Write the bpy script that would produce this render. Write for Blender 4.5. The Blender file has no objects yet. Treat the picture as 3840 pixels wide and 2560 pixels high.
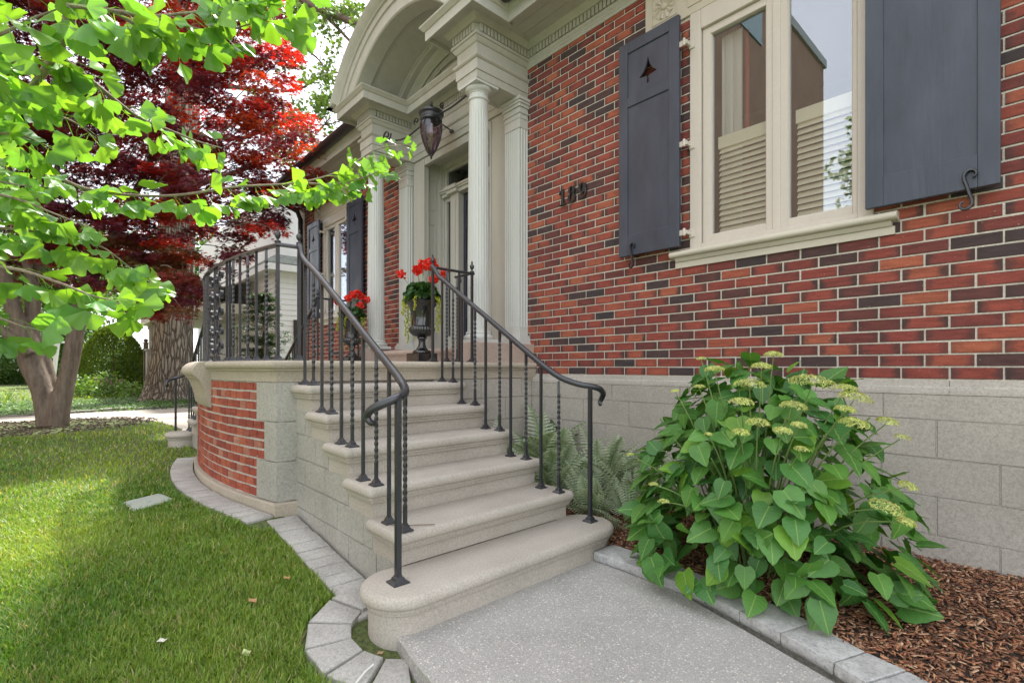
import bpy, math, random
import numpy as np
from mathutils import Vector, Matrix, noise
random.seed(7); rng = np.random.default_rng(11)
scene = bpy.context.scene
# ------------------------------------------------------------------ camera, sky, sun, exposure
FPX, CXP, CYP, EYE = 1868.0, 1920.0, 1377.0, 1.10
YAW = math.radians(47.76)
cam_d = bpy.data.cameras.new('camera'); cam = bpy.data.objects.new('camera', cam_d)
scene.collection.objects.link(cam); scene.camera = cam
cam.location = (0, 0, EYE); cam.rotation_euler = (math.pi / 2, 0, YAW)
cam_d.sensor_width = 36; cam_d.lens = 36 * FPX / 3840
cam_d.shift_y = (CYP - 1280) / 3840; cam_d.clip_start = 0.05; cam_d.clip_end = 600
scene.view_settings.view_transform = 'Standard'; scene.view_settings.look = 'None'
scene.view_settings.exposure = 1.95; scene.view_settings.gamma = 1
SUN_DIR = Vector((-0.42, 0.45, 0.84)).normalized()          # from the scene towards the sun: high, behind the house
w = bpy.data.worlds.new("World"); scene.world = w; w.use_nodes = True
nt = w.node_tree; nt.nodes.clear()
sky = nt.nodes.new('ShaderNodeTexSky'); sky.sky_type = 'NISHITA'; sky.sun_disc = False
sky.sun_elevation = math.asin(SUN_DIR.z); sky.sun_rotation = math.atan2(SUN_DIR.x, SUN_DIR.y)
sky.air_density = 1.0; sky.dust_density = 2.5; sky.ozone_density = 1.0
tcw = nt.nodes.new('ShaderNodeTexCoord'); ncl = nt.nodes.new('ShaderNodeTexNoise')
ncl.inputs['Scale'].default_value = 1.6; ncl.inputs['Detail'].default_value = 6
nt.links.new(tcw.outputs['Generated'], ncl.inputs['Vector'])
crw = nt.nodes.new('ShaderNodeValToRGB'); crw.color_ramp.elements[0].position = .3; crw.color_ramp.elements[1].position = .62
crw.color_ramp.elements[0].color = (.55, .55, .55, 1); crw.color_ramp.elements[1].color = (.93, .93, .93, 1)
nt.links.new(ncl.outputs['Fac'], crw.inputs['Fac'])
mxw = nt.nodes.new('ShaderNodeMixRGB'); mxw.inputs['Color2'].default_value = (6.3, 6.4, 6.6, 1)
nt.links.new(crw.outputs['Color'], mxw.inputs['Fac']); nt.links.new(sky.outputs['Color'], mxw.inputs['Color1'])
bgw = nt.nodes.new('ShaderNodeBackground'); bgw.inputs['Strength'].default_value = 0.10
nt.links.new(mxw.outputs['Color'], bgw.inputs['Color'])
ow = nt.nodes.new('ShaderNodeOutputWorld'); nt.links.new(bgw.outputs[0], ow.inputs['Surface'])
sd = bpy.data.lights.new('sun', 'SUN'); sd.energy = 3.0; sd.angle = math.radians(3.0); sd.color = (1, .96, .9)
so = bpy.data.objects.new('sun', sd); scene.collection.objects.link(so)
so.rotation_euler = SUN_DIR.to_track_quat('Z', 'Y').to_euler()
# ------------------------------------------------------------------ helpers
SY, CY_ = math.sin(YAW), math.cos(YAW)
def at(px, py, d):
    """point seen at photo pixel (px,py) standing d metres deep"""
    r = (px - CXP) / FPX * d
    return Vector((-SY * d + CY_ * r, CY_ * d + SY * r, EYE - (py - CYP) / FPX * d))
def gz(x, y):
    """height of the lawn / beds"""
    if x > -1.6: h = -.09
    elif x > -3.5: h = -.09 + (-1.6 - x) / 1.9 * .205
    elif x > -8: h = .115 + (-3.5 - x) / 4.5 * .03
    else: h = .145 + min(1, (-8 - x) / 10) * .03
    return h
W = 3.454; XC = -4.745
COL = scene.collection
WO = {}
def empty(name, loc, label=None, cat=None, group=None, kind=None):
    o = bpy.data.objects.new(name, None); COL.objects.link(o); o.location = loc; o.empty_display_size = .1
    WO[o.name] = Vector(loc); tag(o, label, cat, group, kind); return o
def tag(o, label=None, cat=None, group=None, kind=None):
    if label: o['label'] = label
    if cat: o['category'] = cat
    if group: o['group'] = group
    if kind: o['kind'] = kind
    return o
def link(name, me, parent=None):
    o = bpy.data.objects.new(name, me); COL.objects.link(o)
    if parent is not None:
        o.parent = parent; o.location = -WO[parent.name]
    WO[o.name] = Vector((0, 0, 0)); return o
class MB:
    def __init__(s): s.v = []; s.f = []; s.c = []; s.uv = []; s.hasc = False
    def add(s, vs, fs, col=None, uvs=None):
        b = len(s.v); s.v.extend([tuple(p) for p in vs]); s.f.extend([tuple(i + b for i in f) for f in fs])
        if col is not None: s.hasc = True
        s.c.extend([col or (1, 1, 1)] * len(vs)); s.uv.extend(uvs or [(0, 0)] * len(vs)); return s
    def box(s, x0, x1, y0, y1, z0, z1, col=None):
        vs = [(x0, y0, z0), (x1, y0, z0), (x1, y1, z0), (x0, y1, z0), (x0, y0, z1), (x1, y0, z1), (x1, y1, z1), (x0, y1, z1)]
        return s.add(vs, [(0, 3, 2, 1), (4, 5, 6, 7), (0, 1, 5, 4), (1, 2, 6, 5), (2, 3, 7, 6), (3, 0, 4, 7)], col)
    def rings(s, rs, closed=True, cap0=True, cap1=True, col=None):
        n = len(rs[0]); vs = [p for r in rs for p in r]; fs = []
        m = n if closed else n - 1
        for i in range(len(rs) - 1):
            for j in range(m):
                k = (j + 1) % n
                fs.append((i * n + j, i * n + k, (i + 1) * n + k, (i + 1) * n + j))
        if cap0: fs.append(tuple(range(n - 1, -1, -1)))
        if cap1: fs.append(tuple((len(rs) - 1) * n + j for j in range(n)))
        return s.add(vs, fs, col)
    def tube(s, pts, r, seg=8, flat=1.0, col=None):
        pts = [Vector(p) for p in pts]; n = len(pts); rs = r if isinstance(r, (list, tuple)) else [r] * n
        out = []; up = None
        for i, p in enumerate(pts):
            t = (pts[min(i + 1, n - 1)] - pts[max(i - 1, 0)])
            if t.length < 1e-9: t = Vector((0, 0, 1))
            t.normalize()
            if up is None:
                up = Vector((0, 0, 1)) if abs(t.z) < .9 else Vector((1, 0, 0))
            a = up - t * up.dot(t)
            if a.length < 1e-6: a = t.orthogonal()
            a.normalize(); b = t.cross(a); up = a
            out.append([p + (a * math.cos(q) * flat + b * math.sin(q)) * rs[i] for q in [2 * math.pi * k / seg for k in range(seg)]])
        return s.rings(out, col=col)
    def lathe(s, prof, c, seg=24, mod=None, axis=None):
        rs = []
        for (r, z) in prof:
            ring = []
            for k in range(seg):
                a = 2 * math.pi * k / seg; rr = r * (mod(a, z) if mod else 1)
                ring.append((c[0] + rr * math.cos(a), c[1] + rr * math.sin(a), c[2] + z))
            rs.append(ring)
        return s.rings(rs)
    def sweep(s, prof, path, closed=False, cap=True, flip=False):
        """prof [(out,z)], path [(x,y)], outward = right-hand side of travel"""
        n = len(path); P = [Vector(p) for p in path]; rs = []
        for i in range(n):
            a = P[i] - P[i - 1] if (i > 0 or closed) else P[1] - P[0]
            b = P[(i + 1) % n] - P[i] if (i < n - 1 or closed) else P[i] - P[i - 1]
            a.normalize(); b.normalize()
            na = Vector((a.y, -a.x)); nb = Vector((b.y, -b.x)); m = na + nb
            m = m / max(.3, m.dot(na)) if m.length > 1e-6 else na
            rs.append([(P[i].x + m.x * o, P[i].y + m.y * o, z) for (o, z) in prof])
        if closed: rs.append(rs[0])
        return s.rings(rs, closed=True, cap0=cap and not closed, cap1=cap and not closed)
    def slab(s, outl, levels):
        """outl ccw plan polygon; levels [(inset,z)] bottom to top"""
        n = len(outl); P = [Vector(p) for p in outl]; M = []
        for i in range(n):
            a = (P[i] - P[i - 1]).normalized(); b = (P[(i + 1) % n] - P[i]).normalized()
            na = Vector((a.y, -a.x)); nb = Vector((b.y, -b.x)); m = na + nb; M.append(m / max(.5, m.dot(na)))
        return s.rings([[(P[i].x - M[i].x * t, P[i].y - M[i].y * t, z) for i in range(n)] for t, z in levels])
    def build(s, name, mat, parent=None, smooth=None, bevel=0, bseg=2, recalc=True):
        me = bpy.data.meshes.new(name); me.from_pydata(s.v, [], s.f)
        if recalc:
            import bmesh
            bm = bmesh.new(); bm.from_mesh(me); bmesh.ops.recalc_face_normals(bm, faces=bm.faces); bm.to_mesh(me); bm.free()
        me.materials.append(mat)
        if s.hasc:
            a = me.color_attributes.new('Col', 'FLOAT_COLOR', 'POINT')
            a.data.foreach_set('color', np.c_[np.array(s.c), np.ones(len(s.c))].astype(np.float32).ravel())
            u = me.uv_layers.new(name='UVMap'); li = np.empty(len(me.loops), np.int32); me.loops.foreach_get('vertex_index', li)
            u.data.foreach_set('uv', np.array(s.uv, np.float32)[li].ravel())
        o = link(name, me, parent)
        if smooth is not None:
            me.polygons.foreach_set('use_smooth', [True] * len(me.polygons))
            try: me.set_sharp_from_angle(angle=math.radians(smooth))
            except Exception: pass
        if bevel:
            b = o.modifiers.new('bevel', 'BEVEL'); b.width = bevel; b.segments = bseg; b.limit_method = 'ANGLE'; b.angle_limit = math.radians(35)
        return o
def np_mesh(name, V, F, mat, parent=None, col=None, uv=None, smooth=True):
    """V (n,3), F (m,k) faces all of the same size"""
    me = bpy.data.meshes.new(name); V = np.asarray(V, np.float32); F = np.asarray(F, np.int32)
    me.vertices.add(len(V)); me.vertices.foreach_set('co', V.ravel())
    k = F.shape[1]; me.loops.add(F.size); me.loops.foreach_set('vertex_index', F.ravel())
    me.polygons.add(len(F)); me.polygons.foreach_set('loop_start', np.arange(0, F.size, k, dtype=np.int32))
    try: me.polygons.foreach_set('loop_total', np.full(len(F), k, np.int32))
    except Exception: pass
    me.update(calc_edges=True)
    if smooth: me.polygons.foreach_set('use_smooth', np.ones(len(F), bool))
    if col is not None:
        a = me.color_attributes.new('Col', 'FLOAT_COLOR', 'POINT')
        a.data.foreach_set('color', np.c_[col, np.ones(len(col))].astype(np.float32).ravel())
    if uv is not None:
        u = me.uv_layers.new(name='UVMap'); u.data.foreach_set('uv', np.asarray(uv, np.float32)[F.ravel()].ravel())
    me.materials.append(mat); me.validate(); return link(name, me, parent)
def frames(ax, nor):
    """rotation matrices whose y column is ax and z column near nor"""
    ax = ax / np.linalg.norm(ax, axis=1, keepdims=True)
    x = np.cross(ax, nor); x /= np.maximum(1e-6, np.linalg.norm(x, axis=1, keepdims=True)); z = np.cross(x, ax)
    return np.stack([x, ax, z], axis=2)
def scatter(tv, tf, P, R, S, C=None):
    """tv template verts, P positions, R rotations, S sizes (n,) , C colours (n,3) -> V,F,col"""
    n, m = len(P), len(tv)
    if np.ndim(S) == 1: S = np.repeat(S[:, None], 3, 1)
    V = np.einsum('nij,nmj->nmi', R, tv[None] * S[:, None, :]) + P[:, None, :]
    F = (tf[None] + (np.arange(n) * m)[:, None, None]).reshape(-1, tf.shape[1])
    return V.reshape(-1, 3), F, (np.repeat(C, m, 0) if C is not None else None)
def rdir(n, zs=1.0):
    v = rng.normal(size=(n, 3)); v[:, 2] *= zs; return v / np.linalg.norm(v, axis=1, keepdims=True)
# ------------------------------------------------------------------ materials
class N:
    def __init__(s, name):
        s.m = bpy.data.materials.new(name); s.m.use_nodes = True; s.t = s.m.node_tree; s.t.nodes.clear()
        s.out = s.t.nodes.new('ShaderNodeOutputMaterial'); s.p = s.t.nodes.new('ShaderNodeBsdfPrincipled')
        s.t.links.new(s.p.outputs[0], s.out.inputs[0]); s.tc = s.t.nodes.new('ShaderNodeTexCoord')
    def n(s, typ, **k):
        nd = s.t.nodes.new('ShaderNode' + typ)
        for a, v in k.items():
            if a in nd.inputs.keys(): s.set(nd.inputs[a], v)
            else: setattr(nd, a, v)
        return nd
    def set(s, inp, v):
        if hasattr(v, 'is_linked') or isinstance(v, bpy.types.NodeSocket): s.t.links.new(v, inp)
        else: inp.default_value = v
    def noise(s, scale, detail=4, rough=.55, vec=None, sc=None):
        nd = s.n('TexNoise'); nd.inputs['Scale'].default_value = scale; nd.inputs['Detail'].default_value = detail; nd.inputs['Roughness'].default_value = rough
        v = vec or s.tc.outputs['Object']
        if sc:
            mp = s.n('Mapping'); mp.inputs['Scale'].default_value = sc; s.t.links.new(v, mp.inputs[0]); v = mp.outputs[0]
        s.t.links.new(v, nd.inputs['Vector']); return nd.outputs['Fac']
    def vor(s, scale, feature='F1', vec=None):
        nd = s.n('TexVoronoi'); nd.feature = feature; nd.inputs['Scale'].default_value = scale
        s.t.links.new(vec or s.tc.outputs['Object'], nd.inputs['Vector']); return nd
    def ramp(s, fac, stops):
        nd = s.n('ValToRGB'); e = nd.color_ramp.elements
        while len(e) < len(stops): e.new(.5)
        for i, (p, c) in enumerate(stops):
            e[i].position = p; e[i].color = (c if isinstance(c, tuple) else (c, c, c)) + (1,)
        s.t.links.new(fac, nd.inputs[0]); return nd.outputs[0]
    def mix(s, fac, a, b, mode='MIX'):
        nd = s.n('MixRGB'); nd.blend_type = mode
        for i, v in ((0, fac), (1, a), (2, b)):
            if isinstance(v, tuple): v = v + (1,) if len(v) == 3 else v
            s.set(nd.inputs[i], v)
        return nd.outputs[0]
    def math(s, op, a, b=0.0, clamp=False):
        nd = s.n('Math'); nd.operation = op; nd.use_clamp = clamp; s.set(nd.inputs[0], a); s.set(nd.inputs[1], b); return nd.outputs[0]
    def bump(s, h, strength=.3, dist=.01):
        nd = s.n('Bump'); nd.inputs['Strength'].default_value = strength; nd.inputs['Distance'].default_value = dist
        s.t.links.new(h, nd.inputs['Height']); s.t.links.new(nd.outputs[0], s.p.inputs['Normal'])
    def base(s, c): s.set(s.p.inputs['Base Color'], c + (1,) if isinstance(c, tuple) else c)
    def rough(s, r): s.set(s.p.inputs['Roughness'], r)
    def attr(s, name='Col'):
        nd = s.n('Attribute'); nd.attribute_name = name; return nd.outputs['Color']
def simple(name, c, rough=.5, var=.12, scale=3, bump=.15, bscale=60, metal=0, dist=.003, spec=None):
    k = N(name); f = k.noise(scale, 5)
    c1 = tuple(max(0, v * (1 - var)) for v in c); c2 = tuple(min(1, v * (1 + var)) for v in c)
    k.base(k.ramp(f, [(.3, c1), (.7, c2)])); k.rough(rough); k.p.inputs['Metallic'].default_value = metal
    if spec is not None: k.p.inputs['Specular IOR Level'].default_value = spec
    if bump: k.bump(k.noise(bscale, 4), bump, dist)
    return k.m
def leaf_mat(name, trans=.45, rough=.45, tint=(1.25, 1.15, .45), veins=False, coat=0.0):
    k = N(name); c = k.attr(); k.rough(rough)
    f = k.noise(14, 2); c2 = k.mix(.35, c, k.ramp(f, [(.35, .55), (.65, 1.0)]), 'MULTIPLY')
    if veins:
        uvn = k.tc.outputs['UV']; sep = k.n('SeparateXYZ'); k.t.links.new(uvn, sep.inputs[0])
        ax = k.math('ABSOLUTE', sep.outputs[0])
        t = k.math('ADD', k.math('MULTIPLY', ax, -1.3), k.math('MULTIPLY', sep.outputs[1], 3.6))
        fr = k.math('ABSOLUTE', k.math('SUBTRACT', k.math('FRACT', k.math('MULTIPLY', t, 1.7)), .5))
        side = k.ramp(fr, [(.0, 1.0), (.06, 0.0)]); mid = k.ramp(ax, [(.012, 1.0), (.03, 0.0)])
        vv = k.math('MAXIMUM', k.math('MULTIPLY', side, .55), mid)
        c2 = k.mix(k.math('MULTIPLY', vv, .55), c2, (.32, .5, .12)); k.bump(k.math('MULTIPLY', vv, -1.0), .5, .004)
    k.base(c2)
    tr = k.n('BsdfTranslucent'); k.set(tr.inputs[0], k.mix(1.0, c2, tint, 'MULTIPLY'))
    ms = k.n('MixShader'); ms.inputs[0].default_value = trans
    k.t.links.new(k.p.outputs[0], ms.inputs[1]); k.t.links.new(tr.outputs[0], ms.inputs[2]); k.t.links.new(ms.outputs[0], k.out.inputs[0])
    return k.m
def paint(name, c, rough=.45, dirt=.12, vert=True):
    k = N(name); f = k.noise(1.5, 6, .6, sc=(6, 6, .7) if vert else None); g = k.noise(40, 3)
    a = k.ramp(f, [(.25, tuple(v * (1 - dirt) for v in c)), (.6, c)]); k.base(k.mix(.06, a, g)); k.rough(rough)
    k.bump(k.noise(55, 4), .12, .002); return k.m
def stone(name, c, c2, sc=2.2, pits=.5, rough=.85, moss=None, dist=.004, coarse=90):
    k = N(name); f = k.noise(sc, 6, .6); g = k.noise(coarse, 3, .7); sp = k.noise(coarse * 3, 2, .8)
    a = k.ramp(f, [(.3, c), (.7, c2)]); a = k.mix(.5, a, k.ramp(g, [(.3, .45), (.6, 1.0)]), 'MULTIPLY')
    a = k.mix(.4, a, k.ramp(sp, [(.36, .25), (.5, 1.0)]), 'MULTIPLY')
    if moss: a = k.mix(k.ramp(k.noise(1.3, 5, .65), [(.5, 0.0), (.75, .55)]), a, moss)
    k.base(a); k.rough(rough); k.bump(k.mix(.5, g, sp), pits, dist); return k.m
M = {}
# house brick: Col = (tone, flash, along), UV = metres from brick centre
def brick_mat(name, stops, flash=1.0):
    k = N(name); at_ = k.n('Attribute'); at_.attribute_name = 'Col'; sep = k.n('SeparateColor'); k.t.links.new(at_.outputs['Color'], sep.inputs[0])
    base = k.ramp(sep.outputs[0], stops)
    n1 = k.noise(30, 4, .65, sc=(.35, 1, 2.2)); n2 = k.noise(170, 3, .7)
    base = k.mix(.75, base, k.ramp(n1, [(.3, .55), (.62, 1.12)]), 'MULTIPLY'); base = k.mix(.45, base, k.ramp(n2, [(.32, .4), (.55, 1.0)]), 'MULTIPLY')
    su = k.n('SeparateXYZ'); k.t.links.new(k.tc.outputs['UV'], su.inputs[0])
    au = k.math('ABSOLUTE', su.outputs[0]); av = k.math('ABSOLUTE', su.outputs[1])
    e = k.math('ADD', au, k.math('MULTIPLY', k.math('SUBTRACT', k.noise(22, 4), .5), .09))
    fe = k.math('MULTIPLY', k.ramp(e, [(.055, 0.0), (.09, 1.0)]), sep.outputs[1])
    ev = k.math('ADD', av, k.math('MULTIPLY', k.math('SUBTRACT', k.noise(60, 3), .5), .03))
    fv = k.math('MULTIPLY', k.ramp(ev, [(.022, 0.0), (.031, 1.0)]), .6)
    fac = k.math('MULTIPLY', k.math('MAXIMUM', fe, fv), flash)
    base = k.mix(fac, base, (.05, .032, .03))
    spk = k.ramp(k.noise(75, 2, .5), [(.735, 0.0), (.76, 1.0)]); base = k.mix(k.math('MULTIPLY', spk, .7), base, (.62, .58, .52))
    k.base(base); k.rough(.85); k.bump(k.mix(.5, n1, n2), .7, .004); return k.m
M['brick'] = brick_mat('house_brick', [(0, (.40, .115, .060)), (.3, (.33, .075, .048)), (.6, (.26, .056, .042)), (.8, (.17, .045, .038)), (.9, (.085, .045, .042)), (1, (.055, .042, .045))])
M['brick2'] = brick_mat('terrace_brick', [(0, (.44, .12, .062)), (.4, (.36, .078, .045)), (.8, (.27, .055, .038)), (1, (.47, .22, .15))], .25)
M['mortar'] = stone('mortar', (.66, .61, .52), (.78, .73, .63), 6, .3)
M['mortar2'] = stone('mortar_grey', (.55, .53, .48), (.68, .65, .59), 6, .4)
M['block'] = stone('foundation_block', (.40, .365, .315), (.54, .50, .44), 1.1, .45, moss=(.30, .28, .24))
M['block2'] = stone('terrace_block', (.37, .355, .31), (.50, .48, .43), 1.6, .8, moss=(.31, .31, .26), coarse=55)
M['lime'] = stone('limestone_step', (.43, .385, .33), (.56, .51, .44), 1.5, .65, coarse=110)
M['coping'] = stone('limestone_coping', (.42, .37, .29), (.56, .49, .39), 1.5, .6, moss=(.34, .33, .27))
M['pink'] = stone('pink_stone', (.44, .33, .27), (.56, .44, .37), 2, .4)
M['paver'] = stone('concrete_paver', (.38, .36, .33), (.54, .52, .48), 3.5, .7, coarse=70)
M['flag'] = stone('grey_flagstone', (.42, .42, .41), (.60, .60, .58), 2.5, .5, coarse=30, moss=(.36, .35, .30))
M['flagside'] = stone('grey_flagstone_rough', (.33, .32, .28), (.46, .45, .41), 5, 1.0, coarse=25, dist=.012)
M['trim'] = paint('sage_trim_paint', (.47, .46, .40), .5, .14)
M['col'] = paint('column_paint', (.56, .57, .53), .45, .12)
M['cream'] = paint('cream_window_paint', (.60, .54, .47), .4, .08)
M['sillp'] = paint('sill_stone_paint', (.60, .56, .46), .6, .2, False)
M['lintel'] = paint('lintel_stone', (.56, .50, .40), .75, .15, False)
def shutter_mat():
    k = N('slate_blue_paint'); f = k.noise(2.2, 6, .6, sc=(3, 3, 1)); k.base(k.ramp(f, [(.3, (.038, .046, .066)), (.7, (.062, .074, .104))]))
    k.rough(k.ramp(k.noise(3, 4, .6, sc=(2, 2, .7)), [(.3, .30), (.7, .48)])); k.bump(k.noise(9, 6, .6, sc=(6, 6, .6)), .25, .004); return k.m
M['shutter'] = shutter_mat()
def iron():
    k = N('black_wrought_iron'); k.base(k.mix(k.ramp(k.noise(45, 3, .6), [(.72, 0.0), (.75, .75)]), (.022, .024, .030), (.42, .42, .42)))
    k.rough(k.ramp(k.noise(18, 3), [(.3, .26), (.7, .42)])); k.p.inputs['Specular IOR Level'].default_value = .8; k.bump(k.noise(70, 4), .5, .002); return k.m
M['iron'] = iron()
M['urn'] = simple('black_glazed_iron', (.012, .012, .013), .13, .2, 5, .05, 40, spec=.9)
M['black'] = simple('black_paint', (.02, .02, .022), .35, .2, 4, .1, 50)
M['door'] = simple('dark_slate_door', (.028, .032, .045), .3, .15, 4, .1, 30)
M['dark'] = simple('dark_interior', (.035, .03, .027), .9, .2, 1, 0)
M['room'] = simple('room_wall', (.16, .12, .09), .9, .1, 1, 0)
M['blind'] = simple('cream_blind', (.80, .75, .60), .55, .05, 2, 0)
M['curtain'] = simple('white_curtain', (.75, .74, .70), .8, .05, 2, 0)
M['redtrim'] = simple('red_curtain_edge', (.40, .06, .05), .8, .05, 2, 0)
M['white'] = paint('white_siding', (.66, .67, .68), .5, .06)
M['cream2'] = paint('cream_porch_paint', (.60, .56, .45), .5, .08)
M['shingle'] = simple('grey_green_shingle', (.20, .22, .20), .9, .25, 14, .4, 60)
M['greybrick'] = simple('grey_painted_brick', (.36, .38, .38), .8, .15, 9, .4, 30)
M['farbrick'] = simple('brown_brick_far', (.30, .19, .13), .9, .1, 2, .1, 30)
M['soil'] = simple('dark_soil', (.055, .038, .027), .95, .35, 12, .8, 60, dist=.01)
M['purple'] = None
def glass(name, tint=(1, 1, 1), refl=.32, r0=.0):
    k = N(name); k.t.nodes.remove(k.p); gl = k.n('BsdfGlossy'); gl.inputs['Roughness'].default_value = r0; gl.inputs['Color'].default_value = (.92, .95, 1, 1)
    tp = k.n('BsdfTransparent'); tp.inputs[0].default_value = tint + (1,)
    lw = k.n('LayerWeight'); lw.inputs[0].default_value = .25
    f = k.math('ADD', k.math('MULTIPLY', lw.outputs['Fresnel'], .6), refl, True)
    ms = k.n('MixShader'); k.t.links.new(f, ms.inputs[0]); k.t.links.new(tp.outputs[0], ms.inputs[1]); k.t.links.new(gl.outputs[0], ms.inputs[2]); k.t.links.new(ms.outputs[0], k.out.inputs[0])
    bp_ = k.n('Bump'); bp_.inputs['Strength'].default_value = .03; bp_.inputs['Distance'].default_value = .002; k.t.links.new(k.noise(3, 2), bp_.inputs['Height']); k.t.links.new(bp_.outputs[0], gl.inputs['Normal'])
    return k.m
M['glass'] = glass('window_glass', (.95, .96, .95), .16)
M['glassd'] = glass('transom_glass', (.5, .5, .48), .10)
M['amethyst'] = glass('amethyst_glass', (.50, .38, .44), .06)
M['bark'] = None
def bark(name, c, c2, sc, strength):
    k = N(name); v = k.noise(sc, 6, .7, sc=(1, 1, .22)); k.base(k.ramp(v, [(.35, c), (.65, c2)])); k.rough(.9); k.bump(v, strength, .06); return k.m
M['bark'] = bark('smooth_maple_bark', (.10, .075, .055), (.20, .155, .115), 16, .35)
M['bark2'] = None
def rough_bark():
    k = N('furrowed_bark'); mp = k.n('Mapping'); mp.inputs['Scale'].default_value = (9, 9, 1.5); k.t.links.new(k.tc.outputs['Object'], mp.inputs[0])
    wn = k.n('TexNoise'); wn.inputs['Scale'].default_value = 1.2; k.t.links.new(mp.outputs[0], wn.inputs['Vector'])
    ad = k.n('VectorMath'); ad.operation = 'ADD'; k.t.links.new(mp.outputs[0], ad.inputs[0]); k.t.links.new(wn.outputs['Color'], ad.inputs[1])
    vo = k.vor(1.5, 'DISTANCE_TO_EDGE', ad.outputs[0]); nn = k.noise(25, 5, .7)
    h = k.math('ADD', k.ramp(vo.outputs['Distance'], [(0, 0.0), (.22, 1.0)]), k.math('MULTIPLY', nn, .5))
    k.base(k.ramp(h, [(.15, (.055, .042, .032)), (.7, (.26, .22, .18)), (1, (.36, .32, .27))])); k.rough(.95); k.bump(h, 1.0, .06); return k.m
M['bark2'] = rough_bark()
M['twig'] = bark('twig_bark', (.16, .13, .09), (.28, .23, .16), 40, .3)
M['gink'] = leaf_mat('ginkgo_leaf', .50, .38, (1.35, 1.25, .35))
M['maple'] = leaf_mat('red_maple_leaf', .38, .42, (2.2, .75, .45))
M['green'] = leaf_mat('green_foliage', .4, .5, (1.3, 1.2, .4))
M['hyd'] = leaf_mat('hydrangea_leaf', .28, .42, (1.2, 1.3, .35), veins=True)
M['fern'] = leaf_mat('silver_fern_leaf', .3, .6, (1.1, 1.15, .7))
M['petal'] = leaf_mat('petal', .35, .6, (1.2, .9, .6))
M['grassm'] = leaf_mat('grass_blade', .45, .45, (1.25, 1.15, .35))
def chip_mat():
    k = N('cedar_chip'); c = k.attr(); g = k.noise(60, 4, .6, sc=(1, 1, 1)); k.base(k.mix(.6, c, k.ramp(g, [(.3, .45), (.65, 1.1)]), 'MULTIPLY')); k.rough(.85); k.bump(g, .5, .003); return k.m
M['chip'] = chip_mat()
def ground_mat():
    k = N('lawn_soil'); f = k.noise(1.2, 6); g = k.noise(45, 4, .7)
    a = k.ramp(f, [(.35, (.035, .065, .014)), (.65, (.085, .12, .03))]); k.base(k.mix(.6, a, k.ramp(g, [(.35, (.05, .04, .02)), (.6, (.16, .2, .06))]))); k.rough(.95); k.bump(g, .8, .01); return k.m
M['ground'] = ground_mat()
def aggregate():
    k = N('exposed_aggregate'); v1 = k.vor(95); v2 = k.vor(210)
    s1 = k.ramp(v1.outputs['Distance'], [(.30, 1.0), (.42, 0.0)]); s2 = k.ramp(v2.outputs['Distance'], [(.30, 1.0), (.45, 0.0)])
    sc = k.n('SeparateColor'); k.t.links.new(v1.outputs['Color'], sc.inputs[0])
    sc2 = k.n('SeparateColor'); k.t.links.new(v2.outputs['Color'], sc2.inputs[0])
    peb = k.ramp(sc.outputs[0], [(0, (.26, .25, .24)), (.3, (.48, .45, .42)), (.6, (.62, .58, .53)), (.85, (.78, .76, .71)), (1, (.58, .48, .39))])
    peb2 = k.ramp(sc2.outputs[0], [(0, (.22, .215, .21)), (.5, (.48, .46, .43)), (1, (.68, .65, .61))])
    mtx = k.ramp(k.noise(2.2, 6, .65), [(.3, (.33, .32, .30)), (.7, (.47, .455, .43))])
    a = k.mix(s2, mtx, peb2); a = k.mix(k.math('MULTIPLY', s1, k.ramp(sc.outputs[1], [(.35, 0.0), (.45, 1.0)])), a, peb)
    a = k.mix(.3, a, k.ramp(k.noise(.9, 5, .6), [(.35, .6), (.65, 1.0)]), 'MULTIPLY')
    k.base(a); k.rough(.75); k.bump(k.math('ADD', s1, k.math('MULTIPLY', s2, .5)), .5, .003); return k.m
M['agg'] = aggregate()
M['path'] = stone('concrete_path', (.40, .36, .30), (.52, .48, .41), 1.2, .3, coarse=40)
M['lid'] = simple('grey_green_lid', (.36, .40, .34), .55, .1, 4, .3, 150)
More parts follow.
